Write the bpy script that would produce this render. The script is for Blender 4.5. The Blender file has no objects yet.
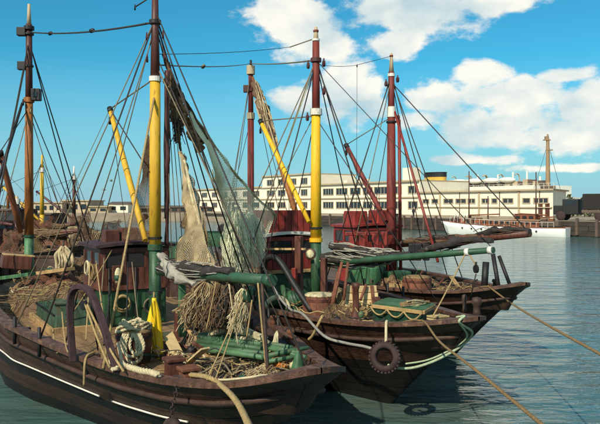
import bpy, math, random
from math import radians, sin, cos, pi, sqrt
from mathutils import Vector, Matrix, noise as mnoise
random.seed(7)
sc = bpy.context.scene
col = sc.collection

# ---------------------------------------------------------------- camera
F = 700.0; CX = 300.0; HY = 205.0; CAMZ = 4.3
cam = bpy.data.cameras.new('camera'); camo = bpy.data.objects.new('camera', cam); col.objects.link(camo)
camo.location = (0, 0, CAMZ); camo.rotation_euler = (radians(90), 0, 0)
cam.sensor_width = 36; cam.lens = 36 * F / 600
cam.shift_y = -(212 - HY) / 600
cam.clip_end = 6000; cam.clip_start = 0.1
sc.camera = camo

# ---------------------------------------------------------------- sun + sky
SUN = Vector((-0.42, -0.72, 0.66)).normalized()
elev = math.asin(SUN.z); azim = math.atan2(SUN.x, SUN.y)
sl = bpy.data.lights.new('sun', 'SUN'); sl.energy = 5.0; sl.angle = radians(0.53); sl.color = (1.0, 0.91, 0.76)
so = bpy.data.objects.new('sun', sl); col.objects.link(so)
so.rotation_euler = (-SUN).to_track_quat('-Z', 'Y').to_euler()

world = bpy.data.worlds.new('World'); sc.world = world; world.use_nodes = True
nt = world.node_tree; N = nt.nodes; LK = nt.links
for n in list(N): N.remove(n)
def nd(t, **kw):
    n = N.new(t)
    for k, v in kw.items(): setattr(n, k, v)
    return n
def lk(a, b): LK.new(a, b)
def math_node(op, a, b=None, clamp=False):
    m = nd('ShaderNodeMath', operation=op, use_clamp=clamp)
    for i, v in enumerate((a, b)):
        if v is None: continue
        if isinstance(v, (int, float)): m.inputs[i].default_value = v
        else: lk(v, m.inputs[i])
    return m.outputs[0]
out = nd('ShaderNodeOutputWorld'); bg = nd('ShaderNodeBackground'); lk(bg.outputs[0], out.inputs[0])
sky = nd('ShaderNodeTexSky', sky_type='NISHITA'); sky.sun_disc = False
sky.sun_elevation = elev; sky.sun_rotation = azim; sky.air_density = 1.0; sky.dust_density = 0.6; sky.ozone_density = 1.5
SKY_STRENGTH = 0.118
bg.inputs[1].default_value = SKY_STRENGTH
tint = nd('ShaderNodeMix', data_type='RGBA', blend_type='MULTIPLY'); tint.inputs[0].default_value = 1
lk(sky.outputs[0], tint.inputs[6]); tint.inputs[7].default_value = (0.20, 0.90, 1.02, 1)
tc = nd('ShaderNodeTexCoord')
dirv = tc.outputs['Generated']
nz = nd('ShaderNodeTexNoise'); nz.inputs['Scale'].default_value = 15; nz.inputs['Detail'].default_value = 9; nz.inputs['Roughness'].default_value = 0.6
mp = nd('ShaderNodeMapping'); mp.inputs['Scale'].default_value = (1, 1, 1.7); lk(dirv, mp.inputs[0]); lk(mp.outputs[0], nz.inputs['Vector'])
big = nd('ShaderNodeTexNoise'); big.inputs['Scale'].default_value = 2.3; big.inputs['Detail'].default_value = 2
lk(mp.outputs[0], big.inputs['Vector'])
def pix_dir(px, py): return Vector(((px - CX) / F, 1.0, (HY - py) / F)).normalized()
cover = None
for (px, py, rx, ry) in [(300, 22, 48, 26), (330, 48, 50, 20), (410, 14, 88, 26), (395, 42, 40, 20), (488, 4, 48, 14), (345, 88, 46, 34), (372, 92, 22, 26), (302, 100, 30, 14),
                         (432, 96, 34, 20), (482, 78, 38, 17), (510, 92, 60, 18), (562, 76, 32, 8), (470, 128, 44, 22), (520, 116, 40, 22), (592, 104, 34, 28),
                         (420, 122, 30, 13), (560, 138, 70, 18), (470, 160, 60, 6), (560, 168, 50, 5)]:
    c = pix_dir(px, py)
    sb = nd('ShaderNodeVectorMath', operation='SUBTRACT'); lk(dirv, sb.inputs[0]); sb.inputs[1].default_value = c
    ml = nd('ShaderNodeVectorMath', operation='MULTIPLY'); lk(sb.outputs[0], ml.inputs[0]); ml.inputs[1].default_value = (F / rx, F / rx, F / ry)
    ln = nd('ShaderNodeVectorMath', operation='LENGTH'); lk(ml.outputs[0], ln.inputs[0])
    v = math_node('SUBTRACT', 1.0, ln.outputs['Value'])
    cover = v if cover is None else math_node('MAXIMUM', cover, v)
cover = math_node('MAXIMUM', cover, -0.8)
# the same broken cloud goes on over the rest of the sky
vd = nd('ShaderNodeVectorMath', operation='DOT_PRODUCT'); lk(dirv, vd.inputs[0]); vd.inputs[1].default_value = (0, 1, 0.05)
offv = math_node('MULTIPLY', math_node('SUBTRACT', 0.86, vd.outputs['Value'], clamp=True), 8, clamp=True)
elsew = math_node('MULTIPLY', math_node('SUBTRACT', big.outputs[0], 0.52), 5)
elsew = math_node('SUBTRACT', math_node('MULTIPLY', math_node('ADD', elsew, 0.8), offv), 0.8)
cover = math_node('MAXIMUM', cover, elsew)
nn = math_node('MULTIPLY', math_node('SUBTRACT', nz.outputs[0], 0.47), 2.6)
dens = math_node('ADD', cover, nn)
mr = nd('ShaderNodeMapRange', interpolation_type='SMOOTHSTEP'); lk(dens, mr.inputs[0]); mr.inputs[1].default_value = 0.0; mr.inputs[2].default_value = 0.5
dens_o = math_node('MULTIPLY', mr.outputs[0], 0.95)
nz2 = nd('ShaderNodeTexNoise'); nz2.inputs['Scale'].default_value = 9; nz2.inputs['Detail'].default_value = 6
mp2 = nd('ShaderNodeMapping'); mp2.inputs['Scale'].default_value = (1, 1, 1.9); mp2.inputs['Location'].default_value = (0.4, 0.1, -0.04)
lk(dirv, mp2.inputs[0]); lk(mp2.outputs[0], nz2.inputs['Vector'])
ccr = nd('ShaderNodeValToRGB'); lk(nz2.outputs[0], ccr.inputs[0])
ccr.color_ramp.elements[0].position = 0.38; ccr.color_ramp.elements[0].color = (4.6, 5.9, 6.3, 1)
ccr.color_ramp.elements[1].position = 0.6; ccr.color_ramp.elements[1].color = (8.8, 8.5, 7.6, 1)
cm = nd('ShaderNodeMix', data_type='RGBA'); lk(dens_o, cm.inputs[0])
sepz = nd('ShaderNodeSeparateXYZ'); lk(dirv, sepz.inputs[0])
hz = nd('ShaderNodeMapRange'); lk(sepz.outputs[2], hz.inputs[0]); hz.inputs[1].default_value = 0.0; hz.inputs[2].default_value = 0.2; hz.inputs[3].default_value = 0.85; hz.inputs[4].default_value = 0.0
hzm = nd('ShaderNodeMix', data_type='RGBA'); lk(hz.outputs[0], hzm.inputs[0]); lk(tint.outputs[2], hzm.inputs[6]); hzm.inputs[7].default_value = (3.1, 4.9, 6.0, 1)
lk(hzm.outputs[2], cm.inputs[6]); lk(ccr.outputs[0], cm.inputs[7])
lk(cm.outputs[2], bg.inputs[0])

sc.view_settings.view_transform = 'Standard'; sc.view_settings.look = 'None'
sc.view_settings.exposure = 0.0; sc.view_settings.gamma = 1.0
sc.view_settings.use_curve_mapping = False

# ---------------------------------------------------------------- materials
def mat(name, c, rough=0.6, var=0.25, scale=5.0, bump=0.2, bscale=30.0, stretch=(1, 1, 1), wear=None, wamt=0.5, wscale=3.0, metal=0.0, spec=0.4, rnd=0.0, grime=0.0):
    m = bpy.data.materials.new(name); m.use_nodes = True
    t = m.node_tree; n = t.nodes; l = t.links
    b = n['Principled BSDF']
    tc = n.new('ShaderNodeTexCoord'); mp = n.new('ShaderNodeMapping'); mp.inputs['Scale'].default_value = stretch
    l.new(tc.outputs['Object'], mp.inputs[0])
    a = n.new('ShaderNodeTexNoise'); a.inputs['Scale'].default_value = scale; a.inputs['Detail'].default_value = 6; a.inputs['Roughness'].default_value = 0.65
    l.new(mp.outputs[0], a.inputs['Vector'])
    r = n.new('ShaderNodeValToRGB'); l.new(a.outputs[0], r.inputs[0])
    r.color_ramp.elements[0].position = 0.3; r.color_ramp.elements[1].position = 0.7
    r.color_ramp.elements[0].color = tuple(max(0, x * (1 - var)) for x in c) + (1,)
    r.color_ramp.elements[1].color = tuple(min(0.95, x * (1 + var)) for x in c) + (1,)
    cur = r.outputs[0]
    if wear:
        w = n.new('ShaderNodeTexNoise'); w.inputs['Scale'].default_value = wscale; w.inputs['Detail'].default_value = 9; w.inputs['Roughness'].default_value = 0.72
        l.new(mp.outputs[0], w.inputs['Vector'])
        wr = n.new('ShaderNodeValToRGB'); l.new(w.outputs[0], wr.inputs[0])
        e = wr.color_ramp.elements; e[0].position = 0.72 - 0.36 * wamt; e[0].color = (0, 0, 0, 1); e[1].position = e[0].position + 0.1; e[1].color = (1, 1, 1, 1)
        mx = n.new('ShaderNodeMix'); mx.data_type = 'RGBA'; l.new(wr.outputs[0], mx.inputs[0]); l.new(cur, mx.inputs[6]); mx.inputs[7].default_value = tuple(wear) + (1,)
        cur = mx.outputs[2]
    if grime > 0:
        gm = n.new('ShaderNodeMapping'); gm.inputs['Scale'].default_value = (7, 7, 0.9); l.new(tc.outputs['Object'], gm.inputs[0])
        gn = n.new('ShaderNodeTexNoise'); gn.inputs['Scale'].default_value = 1.3; gn.inputs['Detail'].default_value = 8; gn.inputs['Roughness'].default_value = 0.7; l.new(gm.outputs[0], gn.inputs['Vector'])
        gr = n.new('ShaderNodeValToRGB'); l.new(gn.outputs[0], gr.inputs[0]); ge = gr.color_ramp.elements
        ge[0].position = 0.42; ge[0].color = (1, 1, 1, 1); ge[1].position = 0.66; g_ = 1 - grime; ge[1].color = (g_, g_ * .9, g_ * .78, 1)
        gx = n.new('ShaderNodeMix'); gx.data_type = 'RGBA'; gx.blend_type = 'MULTIPLY'; gx.inputs[0].default_value = 1; l.new(cur, gx.inputs[6]); l.new(gr.outputs[0], gx.inputs[7]); cur = gx.outputs[2]
    if rnd > 0:
        oi = n.new('ShaderNodeObjectInfo'); mr = n.new('ShaderNodeMapRange'); l.new(oi.outputs['Random'], mr.inputs[0])
        mr.inputs[3].default_value = 1 - rnd; mr.inputs[4].default_value = 1 + rnd
        hs = n.new('ShaderNodeHueSaturation'); l.new(mr.outputs[0], hs.inputs['Value']); l.new(cur, hs.inputs['Color']); cur = hs.outputs[0]
    l.new(cur, b.inputs['Base Color'])
    b.inputs['Roughness'].default_value = rough; b.inputs['Metallic'].default_value = metal; b.inputs['Specular IOR Level'].default_value = spec
    if bump > 0:
        bn = n.new('ShaderNodeTexNoise'); bn.inputs['Scale'].default_value = bscale; bn.inputs['Detail'].default_value = 5
        l.new(mp.outputs[0], bn.inputs['Vector'])
        bp = n.new('ShaderNodeBump'); bp.inputs['Strength'].default_value = bump; bp.inputs['Distance'].default_value = 0.02
        l.new(bn.outputs[0], bp.inputs['Height']); l.new(bp.outputs[0], b.inputs['Normal'])
    return m
X = (0.25, 3, 3)
M = dict(
    hull=mat('hull_tarred', (0.068, 0.031, 0.018), 0.58, 0.5, 2.2, 0.6, 18, (0.5, 1, 2.2), wear=(0.16, 0.080, 0.040), wamt=0.42, wscale=6, rnd=0.12, grime=.6),
    hullshade=mat('hull_black_shade', (0.012, 0.009, 0.0075), 0.6, 0.5, 2.5, 0.5, 16, (0.5, 1, 2.2), wear=(0.05, 0.03, 0.02), wamt=0.34, wscale=6, grime=.4),  # dark hull colour with the shadow under the flare mixed in
    boomgreen=mat('boom_green', (0.026, 0.076, 0.038), 0.5, 0.35, 3, 0.3, 16, wear=(0.055, 0.042, 0.022), wamt=0.42, wscale=7),
    spargreen=mat('spar_green', (0.060, 0.130, 0.060), 0.55, 0.4, 4, 0.3, 16, wear=(0.10, 0.075, 0.04), wamt=0.46, wscale=8, rnd=.4),
    hullshell=mat('hull_shell', (0.014, 0.010, 0.008), 0.75),
    antifoul=mat('hull_red_worn', (0.050, 0.024, 0.016), 0.7, 0.5, 3, 0.4, 14, (0.35, 1, 2.5), wear=(0.02, 0.015, 0.012), wamt=0.55, wscale=4, rnd=0.3),
    cap=mat('cap_rail_paint', (0.115, 0.056, 0.037), 0.55, 0.5, 4, 0.5, 24, (0.6, 1.5, 1.5), wear=(0.22, 0.135, 0.065), wamt=0.48, wscale=5, grime=0.6),
    bulwark=mat('bulwark_inner', (0.050, 0.026, 0.018), 0.65, 0.4, 4, 0.3, 20, wear=(0.14, 0.06, 0.03), wamt=0.4, wscale=3),
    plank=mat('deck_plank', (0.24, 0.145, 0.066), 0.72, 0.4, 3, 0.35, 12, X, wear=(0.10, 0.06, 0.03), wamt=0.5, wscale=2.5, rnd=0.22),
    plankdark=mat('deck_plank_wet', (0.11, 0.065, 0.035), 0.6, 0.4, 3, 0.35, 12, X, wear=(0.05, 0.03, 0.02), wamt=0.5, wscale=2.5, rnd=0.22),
    white=mat('white_paint', (0.72, 0.70, 0.63), 0.45, 0.1, 4, 0.1, wear=(0.33, 0.26, 0.18), wamt=0.36, wscale=8, grime=0.12),
    yellow=mat('mast_yellow', (0.62, 0.37, 0.025), 0.62, 0.16, 3, 0.15, 12, (2, 2, .4), wear=(0.30, 0.15, 0.03), wamt=0.42, wscale=7, grime=0.12),
    yellow2=mat('mast_bright_yellow', (0.76, 0.45, 0.014), 0.6, 0.12, 3, 0.12, 12, (2, 2, .4), wear=(0.38, 0.18, 0.03), wamt=0.40, wscale=7, grime=0.12),
    varnish=mat('mast_varnish', (0.33, 0.115, 0.024), 0.6, 0.25, 3, 0.2, 12, (2, 2, .3), wear=(0.13, 0.05, 0.02), wamt=0.35, wscale=5, grime=0.6),
    mastred=mat('mast_oxide_red', (0.20, 0.032, 0.022), 0.65, 0.25, 3, 0.2, 12, (2, 2, .4), wear=(0.09, 0.02, 0.015), wamt=0.35, wscale=5, grime=0.6),
    mastbrown=mat('mast_brown', (0.080, 0.026, 0.020), 0.5, 0.3, 3, 0.2, 12, (2, 2, .4), wear=(0.035, 0.014, 0.012), wamt=0.4, wscale=5),
    green=mat('paint_green', (0.033, 0.098, 0.043), 0.5, 0.4, 3, 0.3, 16, wear=(0.045, 0.032, 0.016), wamt=0.46, wscale=5, grime=0.6),
    greenlt=mat('paint_green_light', (0.052, 0.145, 0.064), 0.55, 0.4, 3, 0.3, 16, wear=(0.085, 0.060, 0.028), wamt=0.48, wscale=6, rnd=0.35, grime=0.6),
    hatchgreen=mat('paint_grey_green', (0.052, 0.105, 0.062), 0.6, 0.45, 3, 0.3, 16, wear=(0.10, 0.075, 0.04), wamt=0.52, wscale=6, rnd=0.2, grime=.6),
    greend=mat('paint_green_dark', (0.014, 0.055, 0.030), 0.5, 0.3, 3, 0.25, 16, wear=(0.02, 0.015, 0.01), wamt=0.35, wscale=3, grime=0.6),
    red=mat('paint_red', (0.27, 0.034, 0.024), 0.5, 0.25, 4, 0.2, 16, wear=(0.09, 0.030, 0.022), wamt=0.46, wscale=6, rnd=0.15, grime=0.6),
    rust=mat('rust', (0.17, 0.062, 0.032), 0.8, 0.45, 5, 0.5, 30, wear=(0.055, 0.024, 0.016), wamt=0.5, wscale=5, rnd=0.2),
    brown=mat('paint_brown', (0.125, 0.042, 0.026), 0.55, 0.35, 4, 0.25, 16, wear=(0.035, 0.018, 0.014), wamt=0.4, wscale=3, rnd=0.15, grime=0.6),
    purple=mat('paint_maroon', (0.055, 0.026, 0.030), 0.75, 0.35, 4, 0.25, 16, wear=(0.03, 0.016, 0.018), wamt=0.36, wscale=4, grime=0.6),
    black=mat('black_iron', (0.014, 0.012, 0.012), 0.55, 0.4, 5, 0.3, 25, wear=(0.06, 0.028, 0.018), wamt=0.3),
    rubber=mat('rubber', (0.040, 0.022, 0.020), 0.8, 0.4, 6, 0.4, 30, wear=(0.12, 0.07, 0.05), wamt=0.35),
    rope=mat('manila_rope', (0.34, 0.235, 0.10), 0.85, 0.3, 20, 0.4, 90),
    ropedk=mat('dark_manila', (0.20, 0.125, 0.052), 0.85, 0.35, 20, 0.4, 90),
    ropew=mat('pale_rope', (0.50, 0.42, 0.25), 0.85, 0.25, 20, 0.4, 90),
    ropeg=mat('pale_green_rope', (0.36, 0.42, 0.26), 0.8, 0.25, 20, 0.3, 90),
    hose=mat('grey_hose', (0.24, 0.225, 0.19), 0.5, 0.2, 8, 0.1),
    wire=mat('tarred_wire', (0.035, 0.026, 0.020), 0.6, 0.3, 8, 0.2),
    wirelt=mat('weathered_line', (0.17, 0.135, 0.085), 0.8, 0.3, 8, 0.2),
    netgreen=mat('green_netting', (0.80, 0.80, 0.56), 0.9, 0.15, 1.5, 0.0),
    nettan=mat('tan_netting', (0.42, 0.32, 0.18), 0.9, 0.35, 2.5, 0.0),
    netbrown=mat('brown_netting', (0.125, 0.072, 0.040), 0.92, 0.45, 6, 0.6, 40, wear=(0.045, 0.03, 0.022), wamt=0.5, wscale=6),
    netstraw=mat('straw_netting', (0.215, 0.14, 0.062), 0.92, 0.45, 6, 0.6, 40, wear=(0.09, 0.055, 0.03), wamt=0.5, wscale=6),
    netblack=mat('black_netting', (0.030, 0.024, 0.021), 0.9, 0.5, 6, 0.6, 40, wear=(0.15, 0.13, 0.105), wamt=0.36, wscale=5),
    netgrey=mat('grey_canvas', (0.30, 0.275, 0.22), 0.9, 0.4, 5, 0.6, 20, wear=(0.10, 0.085, 0.07), wamt=0.4, wscale=4),
    canvas=mat('cream_canvas', (0.56, 0.50, 0.30), 0.9, 0.25, 4, 0.4, 20, wear=(0.26, 0.19, 0.10), wamt=0.35, grime=0.6),
    oilskin=mat('yellow_oilskin', (0.82, 0.53, 0.012), 0.42, 0.08, 5, 0.15, 12),
    wood=mat('raw_wood', (0.40, 0.25, 0.105), 0.75, 0.3, 4, 0.3, 20, wear=(0.18, 0.10, 0.05), wamt=0.4, rnd=0.2),
    woodlt=mat('pale_wood', (0.52, 0.38, 0.18), 0.75, 0.3, 4, 0.3, 20, wear=(0.28, 0.17, 0.08), wamt=0.35, rnd=0.15),
    cork=mat('cork', (0.28, 0.16, 0.07), 0.9, 0.4, 12, 0.4, 40, rnd=0.3),
    cream=mat('cream_render', (0.80, 0.72, 0.55), 0.8, 0.07, 0.4, 0.05, 4, wear=(0.62, 0.50, 0.34), wamt=0.24, wscale=0.25),
    creamd=mat('cream_trim', (0.44, 0.34, 0.21), 0.8, 0.1, 0.6, 0.05),
    mastwood=mat('signal_mast_tan', (0.30, 0.19, 0.10), 0.7, 0.2, 1.0, 0.1),
    ochre=mat('sand_render', (0.48, 0.38, 0.25), 0.85, 0.15, 0.3, 0.05),
    roofd=mat('dark_roof', (0.11, 0.075, 0.055), 0.8, 0.2, 0.5, 0.1),
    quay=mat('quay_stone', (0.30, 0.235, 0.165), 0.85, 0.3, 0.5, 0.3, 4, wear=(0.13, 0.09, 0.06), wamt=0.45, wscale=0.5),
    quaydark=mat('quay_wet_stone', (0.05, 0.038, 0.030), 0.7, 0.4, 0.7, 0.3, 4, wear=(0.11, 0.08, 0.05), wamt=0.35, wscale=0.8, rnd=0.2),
    shipwhite=mat('ship_white', (0.74, 0.71, 0.60), 0.5, 0.06, 0.5, 0.0),
    shipyellow=mat('funnel_yellow', (0.55, 0.34, 0.05), 0.45, 0.08, 0.5, 0.0),
    yacht=mat('yacht_white', (0.80, 0.79, 0.72), 0.35, 0.05, 1.0, 0.05, wear=(0.5, 0.45, 0.35), wamt=0.15),
    teak=mat('teak_brown', (0.20, 0.065, 0.028), 0.5, 0.35, 1.5, 0.1, rnd=0.2),
    grassfar=mat('verge_green', (0.085, 0.095, 0.04), 0.9, 0.35, 0.3, 0.0),
    gullm=mat('gull_grey', (0.30, 0.29, 0.27), 0.8, 0.1, 3, 0.0),
    coat=mat('dark_coat', (0.03, 0.026, 0.03), 0.8, 0.2, 3, 0.0),
    skin=mat('skin', (0.45, 0.27, 0.18), 0.6, 0.1, 3, 0.0),
    orange=mat('orange_cloth', (0.44, 0.16, 0.03), 0.8, 0.3, 5, 0.3),
)
def glass(name, c=(0.02, 0.025, 0.03)):
    m = bpy.data.materials.new(name); m.use_nodes = True
    b = m.node_tree.nodes['Principled BSDF']; b.inputs['Base Color'].default_value = c + (1,); b.inputs['Roughness'].default_value = 0.06
    return m
M['glass'] = glass('window_glass'); M['glassb'] = glass('wheelhouse_glass', (0.03, 0.03, 0.03))
def water_mat():
    m = bpy.data.materials.new('harbour_water'); m.use_nodes = True
    t = m.node_tree; n = t.nodes; l = t.links; b = n['Principled BSDF']
    tc = n.new('ShaderNodeTexCoord'); mp = n.new('ShaderNodeMapping'); mp.inputs['Scale'].default_value = (0.55, 1.25, 1); mp.inputs['Rotation'].default_value = (0, 0, 0.25)
    l.new(tc.outputs['Object'], mp.inputs[0])
    a = n.new('ShaderNodeTexNoise'); a.inputs['Scale'].default_value = 0.25; a.inputs['Detail'].default_value = 3; l.new(mp.outputs[0], a.inputs['Vector'])
    r = n.new('ShaderNodeValToRGB'); l.new(a.outputs[0], r.inputs[0])
    r.color_ramp.elements[0].position = .35; r.color_ramp.elements[0].color = (0.074, 0.108, 0.088, 1)
    r.color_ramp.elements[1].position = .7; r.color_ramp.elements[1].color = (0.048, 0.124, 0.120, 1)
    l.new(r.outputs[0], b.inputs['Base Color']); b.inputs['Roughness'].default_value = 0.07; b.inputs['IOR'].default_value = 1.333
    n1 = n.new('ShaderNodeTexNoise'); n1.inputs['Scale'].default_value = 3.2; n1.inputs['Detail'].default_value = 4; n1.inputs['Roughness'].default_value = 0.55; n1.inputs['Distortion'].default_value = 0.6
    n2 = n.new('ShaderNodeTexNoise'); n2.inputs['Scale'].default_value = 0.9; n2.inputs['Detail'].default_value = 4
    l.new(mp.outputs[0], n1.inputs['Vector']); l.new(mp.outputs[0], n2.inputs['Vector'])
    b1 = n.new('ShaderNodeBump'); b1.inputs['Strength'].default_value = 0.5; b1.inputs['Distance'].default_value = 0.07
    b2 = n.new('ShaderNodeBump'); b2.inputs['Strength'].default_value = 0.5; b2.inputs['Distance'].default_value = 0.28
    l.new(n2.outputs[0], b2.inputs['Height']); l.new(n1.outputs[0], b1.inputs['Height']); l.new(b2.outputs[0], b1.inputs['Normal']); l.new(b1.outputs[0], b.inputs['Normal'])
    return m
M['water'] = water_mat()

# ---------------------------------------------------------------- helpers
def W(px, py, d): return Vector(((px - CX) / F * d, d, CAMZ - (py - HY) / F * d))
WM = {}                                     # world matrix of each root
def root_of(o):
    while o.parent: o = o.parent
    return o
def tag(o, label, cat, group=None, kind=None):
    o['label'] = label; o['category'] = cat
    if group: o['group'] = group
    if kind: o['kind'] = kind
    return o
def thing(name, label, cat, loc=(0, 0, 0), rz=0.0, group=None):
    o = bpy.data.objects.new(name, None); col.objects.link(o); o.location = loc; o.rotation_euler = (0, 0, rz); o.empty_display_size = 0.2
    WM[o.as_pointer()] = Matrix.Translation(Vector(loc)) @ Matrix.Rotation(rz, 4, 'Z')
    return tag(o, label, cat, group)
def mtx(o):
    return WM.get(root_of(o).as_pointer(), Matrix.Identity(4))
def toW(o, s, n, z): return mtx(o) @ Vector((s, n, z))
def toL(o, p): return mtx(o).inverted() @ Vector(p)

class MB:
    def __init__(self): self.v = []; self.f = []; self.mi = []; self.cur = 0
    def add(self, vs, fs):
        k = len(self.v); self.v += [tuple(p) for p in vs]
        for f in fs: self.f.append(tuple(i + k for i in f)); self.mi.append(self.cur)
        return self
    def box(self, c, s, rz=0.0, m=None, taper=1.0):
        vs = []
        R = Matrix.Rotation(rz, 3, 'Z') if m is None else m
        for z in (-.5, .5):
            k = taper if z > 0 else 1.0
            for x, y in ((-.5, -.5), (.5, -.5), (.5, .5), (-.5, .5)):
                vs.append(Vector(c) + R @ Vector((x * s[0] * k, y * s[1] * k, z * s[2])))
        return self.add(vs, [(3, 2, 1, 0), (4, 5, 6, 7), (0, 1, 5, 4), (1, 2, 6, 5), (2, 3, 7, 6), (3, 0, 4, 7)])
    def beam(self, p, q, w, h, up=(0, 0, 1)):
        p = Vector(p); q = Vector(q); t = (q - p); L = t.length; t.normalize()
        a = t.cross(Vector(up))
        if a.length < 1e-4: a = t.cross(Vector((0, 1, 0)))
        a.normalize(); b = a.cross(t)
        R = Matrix((t, a, b)).transposed()
        return self.box((p + q) / 2, (L, w, h), m=R)
    def tube(self, pts, r, n=8, caps=True, flat=None):
        pts = [Vector(p) for p in pts]; m = len(pts)
        rs = r if isinstance(r, (list, tuple)) else [r] * m
        up = None; vs = []
        for i, p in enumerate(pts):
            t = (pts[min(i + 1, m - 1)] - pts[max(i - 1, 0)])
            if t.length < 1e-9: t = Vector((0, 0, 1))
            t.normalize()
            if up is None:
                up = t.cross(Vector((0.13, 0.31, 0.94)))
                if up.length < 0.05: up = t.cross(Vector((1, 0, 0)))
            else: up = up - t * up.dot(t)
            if up.length < 1e-6: up = t.orthogonal()
            up.normalize(); b = t.cross(up)
            for k in range(n):
                a = 2 * pi * k / n
                vs.append(p + (up * cos(a) + b * sin(a)) * rs[i])
        fs = [(i * n + k, i * n + (k + 1) % n, (i + 1) * n + (k + 1) % n, (i + 1) * n + k) for i in range(m - 1) for k in range(n)]
        if caps: fs += [tuple(range(n - 1, -1, -1)), tuple((m - 1) * n + k for k in range(n))]
        return self.add(vs, fs)
    def lathe(self, prof, c=(0, 0, 0), n=20, axis=None):
        c = Vector(c); vs = []; m = len(prof)
        R = Matrix.Identity(3) if axis is None else Vector(axis).normalized().to_track_quat('Z', 'Y').to_matrix()
        for r, z in prof:
            for k in range(n): vs.append(c + R @ Vector((r * cos(2 * pi * k / n), r * sin(2 * pi * k / n), z)))
        fs = [(i * n + k, i * n + (k + 1) % n, (i + 1) * n + (k + 1) % n, (i + 1) * n + k) for i in range(m - 1) for k in range(n)]
        fs += [tuple(range(n - 1, -1, -1)), tuple((m - 1) * n + k for k in range(n))]
        return self.add(vs, fs)
    def torus(self, c, R, r, axis=(0, 0, 1), n=28, k=8, a0=0, a1=2 * pi):
        Q = Vector(axis).normalized().to_track_quat('Z', 'Y').to_matrix()
        full = abs(a1 - a0 - 2 * pi) < 1e-6
        pts = [Vector(c) + Q @ Vector((R * cos(a0 + (a1 - a0) * i / n), R * sin(a0 + (a1 - a0) * i / n), 0)) for i in range(n + (0 if full else 1))]
        if not full: return self.tube(pts, r, k)
        pts.append(pts[0]); pts.append(pts[1])
        return self.tube(pts, r, k, caps=False)
    def build(self, name, m, parent=None, smooth=False, world=False, bevel=0.0):
        me = bpy.data.meshes.new(name)
        vs = self.v
        if world and parent is not None:
            inv = mtx(parent).inverted(); vs = [tuple(inv @ Vector(p)) for p in vs]
        me.from_pydata(vs, [], self.f)
        for k in (m if isinstance(m, (list, tuple)) else [m]): me.materials.append(M[k] if isinstance(k, str) else k)
        if any(self.mi): me.polygons.foreach_set('material_index', self.mi)
        if smooth: me.polygons.foreach_set('use_smooth', [len(f) <= 4 for f in self.f])
        me.update()
        o = bpy.data.objects.new(name, me); col.objects.link(o)
        if parent is not None: o.parent = parent
        if bevel > 0:
            b = o.modifiers.new('bevel', 'BEVEL'); b.width = bevel; b.segments = 2; b.limit_method = 'ANGLE'
        return o
def inst(me, name, parent, loc, rz=0.0, scale=(1, 1, 1), rot=None):
    o = bpy.data.objects.new(name, me); col.objects.link(o); o.parent = parent; o.location = loc
    o.rotation_euler = rot if rot else (0, 0, rz); o.scale = scale
    return o
def struct(o): o['kind'] = 'structure'; return o
def sag(p, q, s, n=14):
    p = Vector(p); q = Vector(q)
    return [p.lerp(q, i / n) - Vector((0, 0, 4 * s * (i / n) * (1 - i / n))) for i in range(n + 1)]
def smoothpath(pts, n=6):
    pts = [Vector(p) for p in pts]; o = []
    for i in range(len(pts) - 1):
        p0 = pts[max(i - 1, 0)]; p1 = pts[i]; p2 = pts[i + 1]; p3 = pts[min(i + 2, len(pts) - 1)]
        for k in range(n):
            t = k / n
            o.append(0.5 * ((2 * p1) + (p2 - p0) * t + (2 * p0 - 5 * p1 + 4 * p2 - p3) * t * t + (3 * p1 - p0 - 3 * p2 + p3) * t ** 3))
    o.append(pts[-1]); return o
def line(name, p, q, r, m, parent, s=0.0, n=10, world=True):
    r = r * .74
    return MB().tube(sag(p, q, s, n) if s else [Vector(p).lerp(Vector(q), i / 2) for i in range(3)], r, 6).build(name, m, parent, True, world)
def resample(pts, step):
    pts = [Vector(p) for p in pts]; o = [pts[0]]; acc = 0
    for a, b in zip(pts, pts[1:]):
        L = (b - a).length; d = step - acc
        while d < L: o.append(a.lerp(b, d / L)); d += step
        acc = (acc + L) % step
    o.append(pts[-1]); return o
def twisted(mb, pts, R, pitch=None, step=None):
    pitch = pitch or R * 7; pts = resample(pts, step or pitch / 8)
    L = 0; strands = [[], [], []]; up = None
    for i, p in enumerate(pts):
        t = pts[min(i + 1, len(pts) - 1)] - pts[max(i - 1, 0)]; t.normalize()
        if i: L += (p - pts[i - 1]).length
        if up is None: up = t.orthogonal()
        up = (up - t * up.dot(t)).normalized(); b = t.cross(up)
        for k in range(3):
            a = 2 * pi * (k / 3 + L / pitch)
            strands[k].append(p + (up * cos(a) + b * sin(a)) * R * 0.52)
    for s in strands: mb.tube(s, R * 0.56, 6)
    return mb
def jit(a): return random.uniform(-a, a)

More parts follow.
